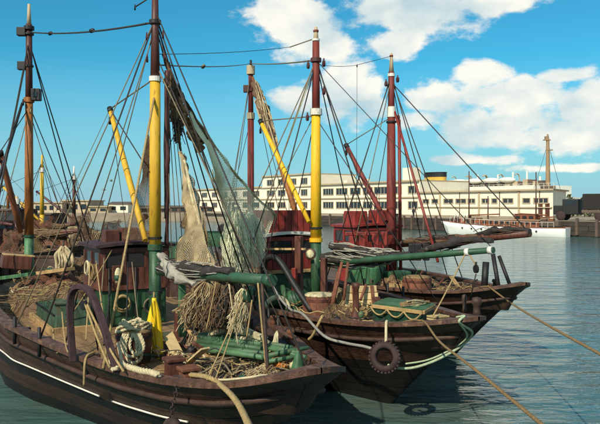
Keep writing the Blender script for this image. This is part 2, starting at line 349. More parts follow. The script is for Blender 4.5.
def net_sheet(mb, left, right, nu, nv, r, wob=0.0, seed=0, freq=2.0, bulge=(0, 0, 0)):
    """knotted mesh between two edge curves: diamond strands, each a thin three-sided thread"""
    lp = [Vector(p) for p in left]; rp = [Vector(p) for p in right]
    def at(ps, t):
        f = t * (len(ps) - 1); i = min(int(f), len(ps) - 2); return ps[i].lerp(ps[i + 1], f - i)
    g = []
    B = Vector(bulge)
    for j in range(nv + 1):
        a = at(lp, j / nv); b = at(rp, j / nv); row = []
        for i in range(nu + 1):
            u = i / nu
            p = a.lerp(b, u) + B * (4 * u * (1 - u))
            if wob: p = p + mnoise.noise_vector(p * freq + Vector((seed, 0, 0))) * wob
            row.append(p)
        g.append(row)
    def seg(p, q):
        t = q - p
        if t.length < 1e-6: return
        a = t.orthogonal().normalized() * r; b = t.cross(a).normalized() * r
        o = [a, a * -.5 + b * .87, a * -.5 - b * .87]
        mb.add([p + k for k in o] + [q + k for k in o], [(0, 1, 4, 3), (1, 2, 5, 4), (2, 0, 3, 5)])
    for j in range(nv):
        for i in range(nu):
            if (i + j) % 2: seg(g[j][i], g[j + 1][i + 1])
            else: seg(g[j][i + 1], g[j + 1][i])
    return g
def fiber(mb, start, n, step, r, surf, k=4):
    pts = []; p = Vector(start); a = random.uniform(0, 2 * pi)
    for i in range(n):
        pts.append(surf(p)); a += jit(0.7); p = p + Vector((cos(a), sin(a), 0)) * step
    mb.tube(pts, r, k, caps=False)
def heap(name, label, cat, c, rx, ry, h, m, ms, seed, nf=70, rz=0.0, group=None, parent=None, fr=0.0055):
    """a lumpy pile of netting with loose strands lying over it"""
    random.seed(seed)
    t = thing(name, label, cat, c, rz, group) if parent is None else parent
    off = Vector((seed * 3.1, seed * 1.7, 0))
    def hgt(x, y):
        d = sqrt((x / rx) ** 2 + (y / ry) ** 2)
        b = max(0, 1 - d ** 2.2)
        nzv = mnoise.fractal(Vector((x * 2.6, y * 2.6, 0)) + off, 1.0, 2.0, 4)
        rid = 1 - abs(mnoise.noise(Vector((x * 5, y * 5, 3)) + off)) * 2
        return h * (b ** 0.75) * (0.78 + 0.35 * nzv + 0.22 * rid)
    mb = MB(); n = 26; vs = []; fs = []
    for j in range(n + 1):
        for i in range(n + 1):
            x = (i / n * 2 - 1); y = (j / n * 2 - 1)
            # square to disc
            dx = x * sqrt(1 - y * y / 2) * rx; dy = y * sqrt(1 - x * x / 2) * ry
            e = 1 + 0.16 * mnoise.noise(Vector((dx * 2, dy * 2, 9)) + off)
            vs.append((dx * e, dy * e, max(0.0, hgt(dx, dy))))
    for j in range(n):
        for i in range(n):
            k = j * (n + 1) + i; fs.append((k, k + 1, k + n + 2, k + n + 1))
    mb.add(vs, fs); mb.build('pile', m, t, True)
    sb = MB()
    for q in range(int(nf * 1.8)):
        a = random.uniform(0, 2 * pi); d = sqrt(random.random()) * 0.9
        sb.cur = (0, 0, 1, 2)[q % 4]
        fiber(sb, (cos(a) * d * rx, sin(a) * d * ry, 0), 14, 0.07 * max(rx, ry) / 0.7, fr * random.uniform(.7, 1.4),
              lambda p: Vector((p.x, p.y, max(0, hgt(p.x, p.y)) + 0.012 + abs(jit(0.02)))))
    so_ = sb.build('strands', [ms, m, 'netbrown'], t, True); so_['kind'] = 'stuff'
    return t
def furled(name, p, q, r, m, ms, parent, seed, sagz=0.1, nf=14, world=True, taper=0.5, off=(0, 0, 0), fr=0.010):
    """netting or canvas bundled along a spar"""
    random.seed(seed); off = Vector(off)
    pts = [a + off for a in sag(p, q, sagz, 30)]; L = (Vector(q) - Vector(p)).length
    mb = MB(); n = 12; vs = []; m_ = len(pts)
    t = (Vector(q) - Vector(p)).normalized(); a_ = t.cross(Vector((0, 0, 1))).normalized(); b_ = a_.cross(t)
    for i, c in enumerate(pts):
        e = i / (m_ - 1); rr = r * (taper + (1 - taper) * sin(pi * min(1, e * 1.15 + .05)) ** .6)
        for k in range(n):
            an = 2 * pi * k / n
            d = a_ * cos(an) + b_ * sin(an) * 0.8
            z = mnoise.fractal(c * 2.6 + d * .9 + Vector((seed, 0, 0)), 1, 2, 3)
            vs.append(c + d * rr * (0.85 + 0.75 * z))
    fs = [(i * n + k, i * n + (k + 1) % n, (i + 1) * n + (k + 1) % n, (i + 1) * n + k) for i in range(m_ - 1) for k in range(n)]
    fs += [tuple(range(n - 1, -1, -1)), tuple((m_ - 1) * n + k for k in range(n))]
    mb.add(vs, fs)
    o = mb.build(name, m, parent, True, world)
    sb = MB()
    for k in range(nf):
        ph = random.uniform(0, 6.3); tw = jit(2.5); i0 = random.randrange(0, 16); i1 = random.randrange(i0 + 8, 31)
        sb.tube([pts[i] + (a_ * cos(ph + tw * i / 30) + b_ * sin(ph + tw * i / 30)) * r * (0.95 + 0.35 * mnoise.noise(pts[i] * 2 + Vector((k, 0, 0)))) * (taper + (1 - taper) * sin(pi * min(1, i / 30 * 1.15 + .05)) ** .6) for i in range(i0, i1)], fr, 5)
    s = sb.build('lashing', ms, o, True, world)
    s['kind'] = 'stuff'
    return o

# ================================================================ THE SETTING
# quay line on the far side runs obliquely away to the left
QR = Vector((37.0, 96.0, 0)); QD = Vector((-59.5, 89.0, 0)).normalized(); QN = Vector((QD.y, -QD.x, 0))   # QN points away from the water
if QN.y < 0: QN = -QN
def on_line(px, off):
    k = (px - CX) / F; o = QR + QN * off
    t = (k * o.y - o.x) / (QD.x - k * QD.y)
    return o + QD * t
QZ = 2.1
# water: one sheet to the horizon
struct(MB().add([(-2500, -60, 0), (2500, -60, 0), (2500, 4000, 0), (-2500, 4000, 0)], [(0, 1, 2, 3)]).build('water', 'water'))
# near quay under the photographer
nq = MB().box((0, -8.2, 1.2), (60, 25, 2.8)).build('quay_near', 'quay'); struct(nq)
# far quay (right side, oblique) and the land behind it
a = QR - QD * 60; b = on_line(204, 0)
land = [a, b, Vector((b.x - 6, 188, 0)), Vector((-260, 188, 0)), Vector((-260, 900, 0)), Vector((400, 900, 0)), Vector((400, a.y, 0))]
mb = MB(); n = len(land)
mb.add([(p.x, p.y, QZ) for p in land] + [(p.x, p.y, -1) for p in land], [tuple(range(n - 1, -1, -1))] + [(i, (i + 1) % n, n + (i + 1) % n, n + i) for i in range(n)])
fq = struct(mb.build('quay_far', 'quay'))
mbb = MB(); mbb.add([(-2400, 899, QZ - .4), (2400, 899, QZ - .4), (2400, 3900, QZ - .4), (-2400, 3900, QZ - .4)], [(0, 1, 2, 3)])
struct(mbb.build('ground', 'grassfar'))
# facing stones and timber fenders of the far quay wall
ang = math.atan2(QD.y, QD.x)
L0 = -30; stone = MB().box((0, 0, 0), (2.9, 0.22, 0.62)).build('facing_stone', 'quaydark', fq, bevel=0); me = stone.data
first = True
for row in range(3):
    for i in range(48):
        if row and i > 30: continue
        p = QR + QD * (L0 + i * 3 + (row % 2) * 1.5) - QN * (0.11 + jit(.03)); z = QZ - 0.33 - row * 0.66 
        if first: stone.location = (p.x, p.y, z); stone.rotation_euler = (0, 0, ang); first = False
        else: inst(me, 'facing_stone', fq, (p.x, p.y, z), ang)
fender = MB().box((0, 0, 0), (0.34, 0.34, 2.3)).build('fender_pile', 'roofd', fq); me = fender.data
for i, px in enumerate((597, 577, 436, 424, 412, 404, 392, 376, 360, 344, 330, 316)):
    p = on_line(px, -0.42)
    if i == 0: fender.location = (p.x, p.y, 1.25); fender.rotation_euler = (0, 0, ang)
    else: inst(me, 'fender_pile', fq, (p.x, p.y, 1.25 + jit(.15)), ang)

# ---------------------------------------------------------------- harbour building
def face_frame(px, off):
    return on_line(px, off)
BO = 9.0                                       # setback from quay edge
bld = thing('harbour_building', 'long cream harbour building with ribbon windows behind the quay', 'building', tuple(face_frame(553, BO)) [:2] + (QZ,), 0)
B0 = face_frame(553, BO)
def along(px, off=BO): return (on_line(px, off) - (QR + QN * off)).dot(QD) - (B0 - (QR + QN * BO)).dot(QD)
def BP(u, w, z): p = B0 + QD * u + QN * w; return Vector((p.x, p.y, QZ + z))
def block(u0, u1, w0, w1, z0, z1, name='wall', m='cream', parent=None, skew=0.0):
    vs = [BP(u0 - skew * 0, w0, z0), BP(u1, w0, z0), BP(u1, w1, z0), BP(u0 - skew, w1, z0)]
    vs += [v + Vector((0, 0, z1 - z0)) for v in vs]
    return MB().add(vs, [(3, 2, 1, 0), (4, 5, 6, 7), (0, 1, 5, 4), (1, 2, 6, 5), (2, 3, 7, 6), (3, 0, 4, 7)]).build(name, m, parent or bld, False, True)
uA = along(418); uT0 = along(312); uT1 = along(263); uE = along(196)
sk = -along(566, BO + 12); block(0, uA, 0, 12, 0, 4.5, skew=sk)                         # single storey range
block(uA, uT0, 0.4, 14, 0, 6.75)                          # two storey range
block(uT0, uT1, -0.2, 13, 0, 9.4)                         # stair tower block
block(uT1, uE, 0.4, 14, 0, 6.75)
# roof slabs and string courses
block(-0.4, uA - .02, -0.45, 12.3, 4.5, 4.75, 'roof_slab', 'creamd', skew=sk)
block(uA, uT0 - .02, -0.1, 14.3, 6.75, 7.05, 'roof_slab', 'creamd')
block(uT0, uT1, -0.6, 13.3, 9.4, 9.7, 'roof_slab', 'creamd')
block(uT1 + .02, uE + .4, -0.1, 14.3, 6.75, 7.05, 'roof_slab', 'creamd')
block(uA + .05, uT0 - .05, 0.1, 0.42, 3.6, 3.82, 'string_course', 'creamd')
block(uT1 + .05, uE - .05, 0.1, 0.42, 3.6, 3.82, 'string_course', 'creamd')
block(uT0 + .05, uT1 - .05, -0.5, -0.18, 3.6, 3.82, 'string_course', 'creamd')
block(uT0 + .05, uT1 - .05, -0.5, -0.18, 6.5, 6.72, 'string_course', 'creamd')
block(0.1, uA - .05, -0.28, 0.02, 1.75, 1.9, 'string_course', 'creamd')
# quay-side canopy ledge / loading step
block(0.2, uE, -1.4, -0.6, 0.0, 0.35, 'loading_step', 'quay')
def bwindow(u0, u1, z0, z1, w):
    f = MB()
    for a_, b_, c_, d_ in ((u0 - .12, u1 + .12, z0 - .14, z0), (u0 - .12, u1 + .12, z1, z1 + .12), (u0 - .12, u0, z0, z1), (u1, u1 + .12, z0, z1)):
        vs = [BP(a_, w - .10, c_), BP(b_, w - .10, c_), BP(b_, w + .03, c_), BP(a_, w + .03, c_)]; vs += [v + Vector((0, 0, d_ - c_)) for v in vs]
        f.add(vs, [(3, 2, 1, 0), (4, 5, 6, 7), (0, 1, 5, 4), (1, 2, 6, 5), (2, 3, 7, 6), (3, 0, 4, 7)])
    fo = f.build('window', 'creamd', bld, False, True)
    k = max(1, round((u1 - u0) / 1.0)); st = (u1 - u0) / k
    for i in range(k):
        g = MB(); a_ = u0 + i * st + .05; b_ = u0 + (i + 1) * st - .05
        g.add([BP(a_, w - .02, z0 + .02), BP(b_, w - .02, z0 + .02), BP(b_, w - .02, z1 - .02), BP(a_, w - .02, z1 - .02)], [(0, 1, 2, 3)])
        g.build('pane', 'glass', fo, False, True)
# ribbon windows of the long low range (pairs as read from the photograph)
for p0, p1 in ((548, 534), (530, 523), (513, 503), (497, 492), (489, 482), (475, 468), (466, 456), (453, 444), (438, 432), (429, 423)):
    bwindow(along(p0), along(p1), 2.55, 3.25, 0.0)
for p0, p1 in ((416, 407), (400, 389), (386, 373), (371, 362), (359, 349), (346, 335), (332, 322)):
    for z in (1.5, 4.5): bwindow(along(p0), along(p1), z, z + 1.35, 0.4)
for p0, p1 in ((308, 302), (297, 291), (286, 279), (275, 268)):
    for z in (1.5, 4.5, 7.2): bwindow(along(p0), along(p1), z, z + 1.35, -0.2)
for p0, p1 in ((258, 252), (247, 242), (236, 231), (226, 221), (216, 211), (206, 201)):
    for z in (1.55, 4.55): bwindow(along(p0), along(p1), z, z + 1.3, 0.4)
# doors of the right end and pilasters
for u in (0.6, 1.9): 
    block(u, u + .8, -0.06, 0.02, 0.1, 2.5, 'door', 'brown')
for px in (460, 500, 540, 378, 347, 290): block(along(px), along(px) + .12, (-.1 if px > 418 else (.3 if px > 312 else -.3)), (.01 if px > 418 else (.41 if px > 312 else -.19)), .02, 4.4, 'downpipe', 'roofd')
for px in (520, 480, 441): block(along(px), along(px) + .35, -0.16, 0.02, 0.02, 4.48, 'pilaster', 'creamd')
# roof clutter: parapet huts, vents, railing posts
for px, hh, ww in ((402, 2.6, 2.0), (352, 0.9, 1.2), (338, 0.7, 0.8)):
    u = along(px); block(u, u + ww * 1.3, 2.5, 5, 6.9 if px < 418 else 4.7, 7.05 + hh, 'roof_hut', 'cream')
rl = MB()
for px in range(424, 552, 5):
    p = BP(along(px), 1.2, 4.74); rl.tube([p, p + Vector((0, 0, 0.95))], 0.035, 4)
for z in (0.5, .93): rl.tube([BP(0, 1.2, 4.74 + z), BP(uA, 1.2, 4.74 + z)], 0.03, 4)
rl.build('roof_railing', 'white', bld, False, True)

# ---------------------------------------------------------------- ferry behind the building
sp = on_line(470, 38); fer = thing('ferry', 'white ferry with black topped yellow funnel behind harbour building', 'ship', (sp.x, sp.y, 0), 0)
S0 = on_line(470, 38)
def salong(px): 
    return (on_line(px, 38) - S0).dot(QD)
def SP(u, w, z): p = S0 + QD * u + QN * w; return Vector((p.x, p.y, z))
def sblock(u0, u1, w0, w1, z0, z1, name, m, parent=None, tp=0.0):
    vs = [SP(u0, w0, z0), SP(u1, w0, z0), SP(u1, w1, z0), SP(u0, w1, z0), SP(u0 + tp, w0, z1), SP(u1 - tp, w0, z1), SP(u1 - tp, w1, z1), SP(u0 + tp, w1, z1)]
    return MB().add(vs, [(3, 2, 1, 0), (4, 5, 6, 7), (0, 1, 5, 4), (1, 2, 6, 5), (2, 3, 7, 6), (3, 0, 4, 7)]).build(name, m, parent or fer, False, True)
sblock(salong(560), salong(385), 0, 13, -1, 5.0, 'hull', 'shipwhite')
sblock(salong(535), salong(398), .6, 12.4, 5.0, 7.6, 'promenade_deck', 'shipwhite')
sblock(salong(515), salong(405), 2, 11, 7.6, 8.3, 'boat_deck', 'shipwhite')
sblock(salong(468), salong(412), 3, 10, 8.3, 9.4, 'deck_house', 'shipwhite')
# funnel: oval, with black top
def oval(u, w, z0, z1, ru, rw, rake, name, m, parent=None):
    mb = MB(); k = 24
    vs = [SP(u + ru * cos(2 * pi * i / k), w + rw * sin(2 * pi * i / k), z0) for i in range(k)] + [SP(u + rake + ru * cos(2 * pi * i / k), w + rw * sin(2 * pi * i / k), z1) for i in range(k)]
    mb.add(vs, [(i, (i + 1) % k, k + (i + 1) % k, k + i) for i in range(k)] + [tuple(range(k - 1, -1, -1)), tuple(range(k, 2 * k))])
    return mb.build(name, m, parent or fer, False, True)
uf = salong(418)
fn = oval(uf, 6, 8.3, 10.5, 3.4, 2.0, 0, 'funnel', 'shipyellow'); oval(uf, 6, 10.502, 11.6, 3.45, 2.05, 0, 'funnel_top', 'black', fn)
oval(uf, 6, 11.6, 11.72, 3.6, 2.2, 0, 'funnel_rim', 'black', fn)
for px in (405, 456, 472, 488, 504):       # lifeboats under davits
    u = salong(px); mb = MB()
    pr = [(0.05, -2.3), (0.5, -1.8), (.75, -.8), (.78, 0), (.75, .8), (.5, 1.8), (.05, 2.3)]
    k = 10; vs = []
    for r, t in pr:
        for i in range(k):
            a_ = 2 * pi * i / k; vs.append(SP(u + t, 1.0 + r * cos(a_), 8.9 + r * .8 * sin(a_)))
    mb.add(vs, [(i * k + j, i * k + (j + 1) % k, (i + 1) * k + (j + 1) % k, (i + 1) * k + j) for i in range(len(pr) - 1) for j in range(k)])
    lb = mb.build('lifeboat', 'shipwhite', fer, True, True)
    dv = MB()
    for s_ in (-2.2, 2.2): dv.tube(smoothpath([SP(u + s_, 2.4, 7.6), SP(u + s_, 2.4, 9.6), SP(u + s_, 1.6, 10.2), SP(u + s_, 1.0, 9.9)], 3), 0.13, 5)
    dv.build('davit', 'creamd', lb, False, True)
for px, h in ((417, 11.5), (463, 10.6), (483, 10.4), (498, 10.8), (512, 10.9), (525, 9.6)):
    p = SP(salong(px), 5, 7.5); MB().tube([p, Vector((p.x, p.y, h))], [.22, .22], 6).build('ventilator', 'shipwhite', fer, False, True)
for px in (408, 414, 420, 425, 447, 450, 462, 470, 478, 486, 494, 501, 509, 514, 519, 524, 529, 534):
    sblock(salong(px), salong(px) - 1.3, 1.2, 2.6, 7.62, 8.7 + jit(.3), 'deck_locker', 'creamd' if px % 2 else 'roofd')
fer.location.z += .9
# tall cream mast rising behind the right end of the building
mp_ = W(548, 190, 122); hm = thing('signal_mast', 'tall cream signal mast with small platforms behind the building end', 'mast', (mp_.x, 122, QZ))
k = 122 / F
MB().tube([(mp_.x, 122, QZ), (mp_.x, 122, CAMZ + 15 * k), (mp_.x - .05, 122, CAMZ + 66 * k), (mp_.x - .05, 122, CAMZ + 71 * k)], [.45, .42, .27, .12], 10).build('pole', 'mastwood', hm, True, True)
MB().box((mp_.x - .2, 122, CAMZ + 65 * k), (1.2, .7, .14)).build('platform', 'mastwood', hm, False, True)
MB().box((mp_.x + .3, 122, CAMZ + 55 * k), (1.0, .7, .14)).build('platform', 'mastwood', hm, False, True)
MB().box((mp_.x - .3, 122, CAMZ + 67 * k), (.5, .5, .6)).build('lamp_box', 'mastwood', hm, False, True)
MB().box((mp_.x, 122, CAMZ + 17 * k), (2.2, 1.2, .9)).build('crosstree', 'roofd', hm, False, True)
for s_ in (-1, 1): MB().tube([(mp_.x, 122, CAMZ + 62 * k), (mp_.x + s_ * 2.6, 122.5, CAMZ + 10 * k)], .04, 4).build('stay', 'wire', hm, False, True)

# ---------------------------------------------------------------- far left shore
def shore_block(px0, px1, y0, y1, d, depth, name, label, m, roof=None, wins=0, cat='building'):
    a_ = W(px0, y1, d); b_ = W(px1, y0, d)
    t = thing(name, label, cat, ((a_.x + b_.x) / 2, d, QZ))
    h = b_.z - QZ; wd = b_.x - a_.x; cx = (a_.x + b_.x) / 2
    MB().box((cx, d + depth / 2, QZ + h / 2), (wd, depth, h)).build('wall', m, t, False, True)
    if roof == 'gable':
        x0, x1 = a_.x - .4, b_.x + .4; zz = QZ + h; rh = h * .28
        MB().add([(x0, d - .4, zz), (x1, d - .4, zz), (x1, d + depth, zz), (x0, d + depth, zz), (x0, d + depth / 2, zz + rh), (x1, d + depth / 2, zz + rh)],
                 [(0, 1, 5, 4), (2, 3, 4, 5), (1, 2, 5), (3, 0, 4), (3, 2, 1, 0)]).build('roof', 'roofd', t, False, True)
    else:
        MB().box((cx, d + depth / 2, QZ + h + .15), (wd + .8, depth + .8, .3)).build('roof', 'creamd' if m != 'roofd' else 'roofd', t, False, True)
    for i in range(wins):
        xx = a_.x + wd * (i + .5) / wins
        MB().box((xx, d - .05, QZ + h * .52), (wd / wins * .55, .16, h * .42)).build('window', 'glass', t, False, True)
    return t
shore_block(20, 62, 203, 216, 196, 14, 'warehouse', 'sandy warehouse on the far shore behind the left masts', 'ochre', None, 6)
shore_block(62, 88, 201, 216, 200, 16, 'warehouse', 'taller sand coloured warehouse with dark doors on the far shore', 'ochre', None, 3)
shore_block(88, 108, 207, 216, 198, 12, 'shed', 'low pale shed with a dark opening on the far shore', 'creamd', None, 2)
shore_block(108, 128, 204, 216, 202, 12, 'shed', 'pale shed with a gabled roof on the far shore', 'cream', 'gable', 2)
shore_block(128, 170, 209, 216, 210, 8, 'shed', 'long dark low shed seen behind the yellow mast', 'roofd', 'gable', 4)
shore_block(170, 214, 207.5, 216, 206, 9, 'shed', 'dark roofed shed on shore beside the end of the cream building', 'roofd', 'gable', 5)
# verge and shrubs at the right edge behind the lorry
random.seed(3)
hd = MB()
for i in range(900):
    px = random.uniform(564, 640); d = random.uniform(128, 150); base = W(px, 214, d)
    p = Vector((base.x, d, QZ + random.uniform(0, 1) ** .7 * (3.4 + 0.7 * sin(px * .4)))); r = random.uniform(.3, .7)
    n_ = Vector((jit(1), jit(1), jit(1))).normalized(); a_ = n_.orthogonal().normalized() * r; b_ = n_.cross(a_).normalized() * r
    hd.add([p - a_, p - b_ * .6, p + a_, p + b_ * .6], [(0, 1, 2, 3)])
tag(hd.build('hedge', 'grassfar'), 'dull green hedge behind the dark lorry at the right edge', 'hedge', kind='stuff')
# lorry on the quay, right edge
lp = W(588, 222, 99); lor = thing('parked_lorry', 'dark tarpaulined lorry parked on the quay at the right edge', 'lorry', (lp.x, lp.y, QZ), math.atan2(QD.y, QD.x) + 0.35)
lor.scale = (1.3, 1.3, 1.3)
def lbox(c, s, name, m, parent=lor, bv=0.05): return MB().box(c, s).build(name, m, parent, False, False, bv)
lbox((-2.2, 0, 2.05), (5.0, 2.2, 1.7), 'load_cover', 'hullshell', bv=.06); lbox((-2.2, 0, 1.0), (5.2, 2.3, .3), 'flat_bed', 'roofd')
lbox((1.6, 0, 1.5), (1.7, 2.0, 1.7), 'cab', 'black', bv=.08); lbox((2.9, 0, 1.15), (1.2, 1.5, 1.0), 'bonnet', 'black', bv=.08)
lbox((1.62, 0, 1.95), (1.2, 2.04, .5), 'cab_window', 'glass', bv=0.0)
w0 = MB().lathe([(.2, -.14), (.48, -.14), (.52, -.06), (.52, .06), (.48, .14), (.2, .14)], (0, 0, 0), 18, axis=(0, 1, 0)).build('wheel', 'rubber', lor, True); w0.location = (2.6, 1.0, .52)
for x, y in ((2.6, -1.0), (-1.4, 1.0), (-1.4, -1.0), (-3.6, 1.0), (-3.6, -1.0)): inst(w0.data, 'wheel', lor, (x, y, .52))

# a person on the quay by the building
def person(px, py, d, label):
    p = W(px, py, d); t = thing('person', label, 'person', (p.x, d, QZ), 0.4)
    me = bpy.data.meshes.new('body')
    V = [(0, 0, .92), (0, 0, 1.2), (0, 0, 1.42), (0, 0, 1.52), (0, -.01, 1.66), (.1, 0, .88), (.13, .05, .48), (.12, .0, .06), (.13, -.16, .03), (-.1, 0, .88), (-.12, -.12, .49), (-.13, -.02, .06), (-.13, -.18, .03),
         (.2, 0, 1.40), (.27, .04, 1.12), (.27, -.08, .88), (-.2, 0, 1.40), (-.27, .02, 1.12), (-.26, -.1, .88)]
    E = [(0, 1), (1, 2), (2, 3), (3, 4), (0, 5), (5, 6), (6, 7), (7, 8), (0, 9), (9, 10), (10, 11), (11, 12), (2, 13), (13, 14), (14, 15), (2, 16), (16, 17), (17, 18)]
    RR = [.17, .17, .17, .06, .11, .11, .075, .05, .045, .11, .075, .05, .045, .08, .055, .045, .08, .055, .045]
    me.from_pydata(V, E, []); me.materials.append(M['coat'])
    o = bpy.data.objects.new('body', me); col.objects.link(o); o.parent = t
    md = o.modifiers.new('skin', 'SKIN')
    if not me.skin_vertices: me.attributes.new('skin', 'FLOAT', 'POINT')
    if me.skin_vertices:
        for i, r in enumerate(RR): me.skin_vertices[0].data[i].radius = (r, r)
        me.skin_vertices[0].data[0].use_root = True
    o.modifiers.new('sub', 'SUBSURF').levels = 1
    MB().lathe([(.03, -.13), (.085, -.08), (.1, 0), (.085, .08), (.03, .125)], (0, -.01, 1.68), 12).build('head', 'skin', t, True)
person(413.5, 222, 119, 'small dark clothed person standing at the foot of the cream building')

# bollards on the far quay
for px, w_ in ((470, ' behind the yacht bow'), (397, ' left of the yacht'), (372, ' behind the red derrick')):
    p = on_line(px, .8); t = thing('quay_bollard', 'dark iron mooring bollard on the far quay' + w_, 'bollard', (p.x, p.y, QZ))
    MB().lathe([(.3, 0), (.22, .1), (.2, .45), (.3, .5), (.3, .6), (.1, .66)], (0, 0, 0), 14).build('post', 'black', t, True)
    MB().lathe([(.42, 0), (.42, .06), (.3, .07)], (0, 0, 0), 14).build('base_plate', 'black', t, True)
for (px, py, d, s_, w_) in ((104, 190, 90, 1, 'lower'), (111, 181, 95, .8, 'upper')):
    p = W(px, py, d); t = thing('gull', w_ + ' of two small gulls flying left of the yellow derrick', 'bird', tuple(p), .5)
    MB().lathe([(.01, -.28), (.07, -.1), (.08, .05), (.05, .2), (.01, .3)], (0, 0, 0), 8, axis=(1, 0, 0.1)).build('body', 'gullm', t, True)
    for sg in (-1, 1):
        MB().add([(.1, 0, .02), (-.1, 0, .02), (-.06, sg * .4, .2), (.08, sg * .4, .22), (-.14, sg * .85, .1), (.1, 0, .05), (-.1, 0, .05), (-.06, sg * .4, .23), (.08, sg * .4, .25)], [(0, 1, 2, 3), (3, 2, 4), (8, 7, 6, 5), (4, 7, 8)]).build('wing', 'gullm', t)

# ---------------------------------------------------------------- boats
def tassel(name, top, bot, w, n, mats, parent, seed, r=.0075, world=True):
    """a bunch of netting hung up by its neck: many threads fanning out downwards"""
    random.seed(seed); top = Vector(top); bot = Vector(bot); ax_ = bot - top; first_ = None
    for m, frac in mats:
        mb = MB()
        for i in range(int(n * 1.7 * frac)):
            a = random.uniform(0, 2 * pi); d = sqrt(random.random()); ln = random.uniform(.6, 1.05)
            sd = Vector((cos(a), sin(a), 0)) * w * d
            kx = Vector((jit(.06), jit(.06), jit(.04)))
            mb.tube(smoothpath([top + sd * .12, top + ax_ * ln * .3 + sd * .55 + kx, top + ax_ * ln * .7 + sd * .95 - kx, top + ax_ * ln + sd * 1.0 + kx * 1.5], 3), r * random.uniform(.6, 1.3), 4, caps=False)
        o = mb.build(name if first_ is None else 'threads', m, parent if first_ is None else first_, True, world); o['kind'] = 'stuff' 
        first_ = first_ or o
    return first_
ORD = ['leftmost', 'second', 'third', 'fourth', 'fifth', 'sixth', 'seventh', 'eighth', 'ninth', 'tenth', 'eleventh', 'twelfth', 'thirteenth', 'fourteenth']
CN = dict(rust='rust brown', brown='dark brown', black='black', wood='ochre', woodlt='pale wooden', greend='dark green', greenlt='green', cork='cork brown', canvas='cream')
def clutter(b, s0, s1, n0, n1, seed, nr, nb, nf, where, lean=.9, zmax=.35):
    """loose working gear lying about a deck: a litter of rope, bars, boards, floats"""
    random.seed(seed); z0 = b.zdeck; made = {}
    lim = lambda x: interp(b.dt, min(x, b.dt[-1][0] - .3)) - .12
    def pos():
        x = random.uniform(s0, s1); l_ = lim(x); return x, random.uniform(max(n0, -l_), min(n1, l_))
    ms = ['rope', 'ropew', 'netstraw', 'wirelt', 'netblack']; mb = MB()
    for i in range(int(nr * 1.4)):
        x, y = pos(); pts = []; a = random.uniform(0, 6.3); zz = random.uniform(.03, zmax)
        for k in range(random.randint(8, 16)):
            pts.append(toW(b.root, x, y, z0 + max(.02, zz + jit(.07)))); a += jit(1.3); x += cos(a) * .16; y += sin(a) * .16
            x = min(max(x, s0), s1); l_ = lim(x); y = min(max(y, max(n0, -l_)), min(n1, l_))
        mb.cur = random.choice([0, 0, 1, 2, 3, 4]); mb.tube(smoothpath(pts, 4), random.choice([.009, .012, .017]), 5)
    tag(mb.build('rope_litter', ms, None, True), 'litter of loose ropes strewn over ' + where, 'ropes', kind='stuff')
    for i in range(nb):
        x, y = pos(); a = random.uniform(0, 6.3); L = random.uniform(.4, 1.1); up = random.uniform(0, lean)
        y *= .6; x -= .25; p = toW(b.root, x, y, z0 + .04); q = p + Vector((cos(a) * cos(up), sin(a) * cos(up), sin(up))) * L
        if random.random() < .5: m = random.choice(['rust', 'brown', 'black', 'wood', 'greend']); o = MB().tube([p, q], random.uniform(.02, .045), 8).build('gear_bar', m, None, True); kd = 'bar'
        else: m = random.choice(['wood', 'woodlt', 'rust', 'brown', 'greenlt']); o = MB().beam(p, q, random.uniform(.1, .22), .03).build('loose_board', m, None, bevel=.005); kd = 'board'
        made.setdefault((kd, m), []).append((p.x / p.y, o))
    for i in range(nf):
        x, y = pos(); r = random.uniform(.06, .11); p = toW(b.root, x, y, z0 + r + random.uniform(0, zmax * .6))
        mb = MB(); mb.lathe([(.01, -r), (r * .6, -r * .8), (r * .95, -r * .3), (r * .95, r * .3), (r * .6, r * .8), (.01, r)], p, 12); mb.torus(p + Vector((0, 0, r * 1.1)), r * .25, r * .08, axis=(1, 0, 0), n=10, k=5)
        m = random.choice(['cork', 'greend', 'rust', 'canvas', 'black']); o = mb.build('net_float', m, None, True); made.setdefault(('float', m), []).append((p.x / p.y, o))
    for (kd, m), lst in made.items():
        lst.sort(key=lambda t: t[0])
        for i, (_, o) in enumerate(lst):
            nm = {'bar': 'bar', 'board': 'short board', 'float': 'round float'}[kd]
            if len(lst) == 1: lab = 'the only ' + CN[m] + ' ' + nm + ' on ' + where
            else: lab = (ORD[i] + ' ' + CN[m] + ' ' + nm + (' from the left' if i else '') + ' on ' + where)
            tag(o, lab, kd, kd + 's on ' + where)
def interp(tab, x):
    for (x0, y0), (x1, y1) in zip(tab, tab[1:]):
        if x0 <= x <= x1:
            return y0 + (y1 - y0) * (x - x0) / (x1 - x0)
    return tab[0][1] if x < tab[0][0] else tab[-1][1]
class Boat: pass
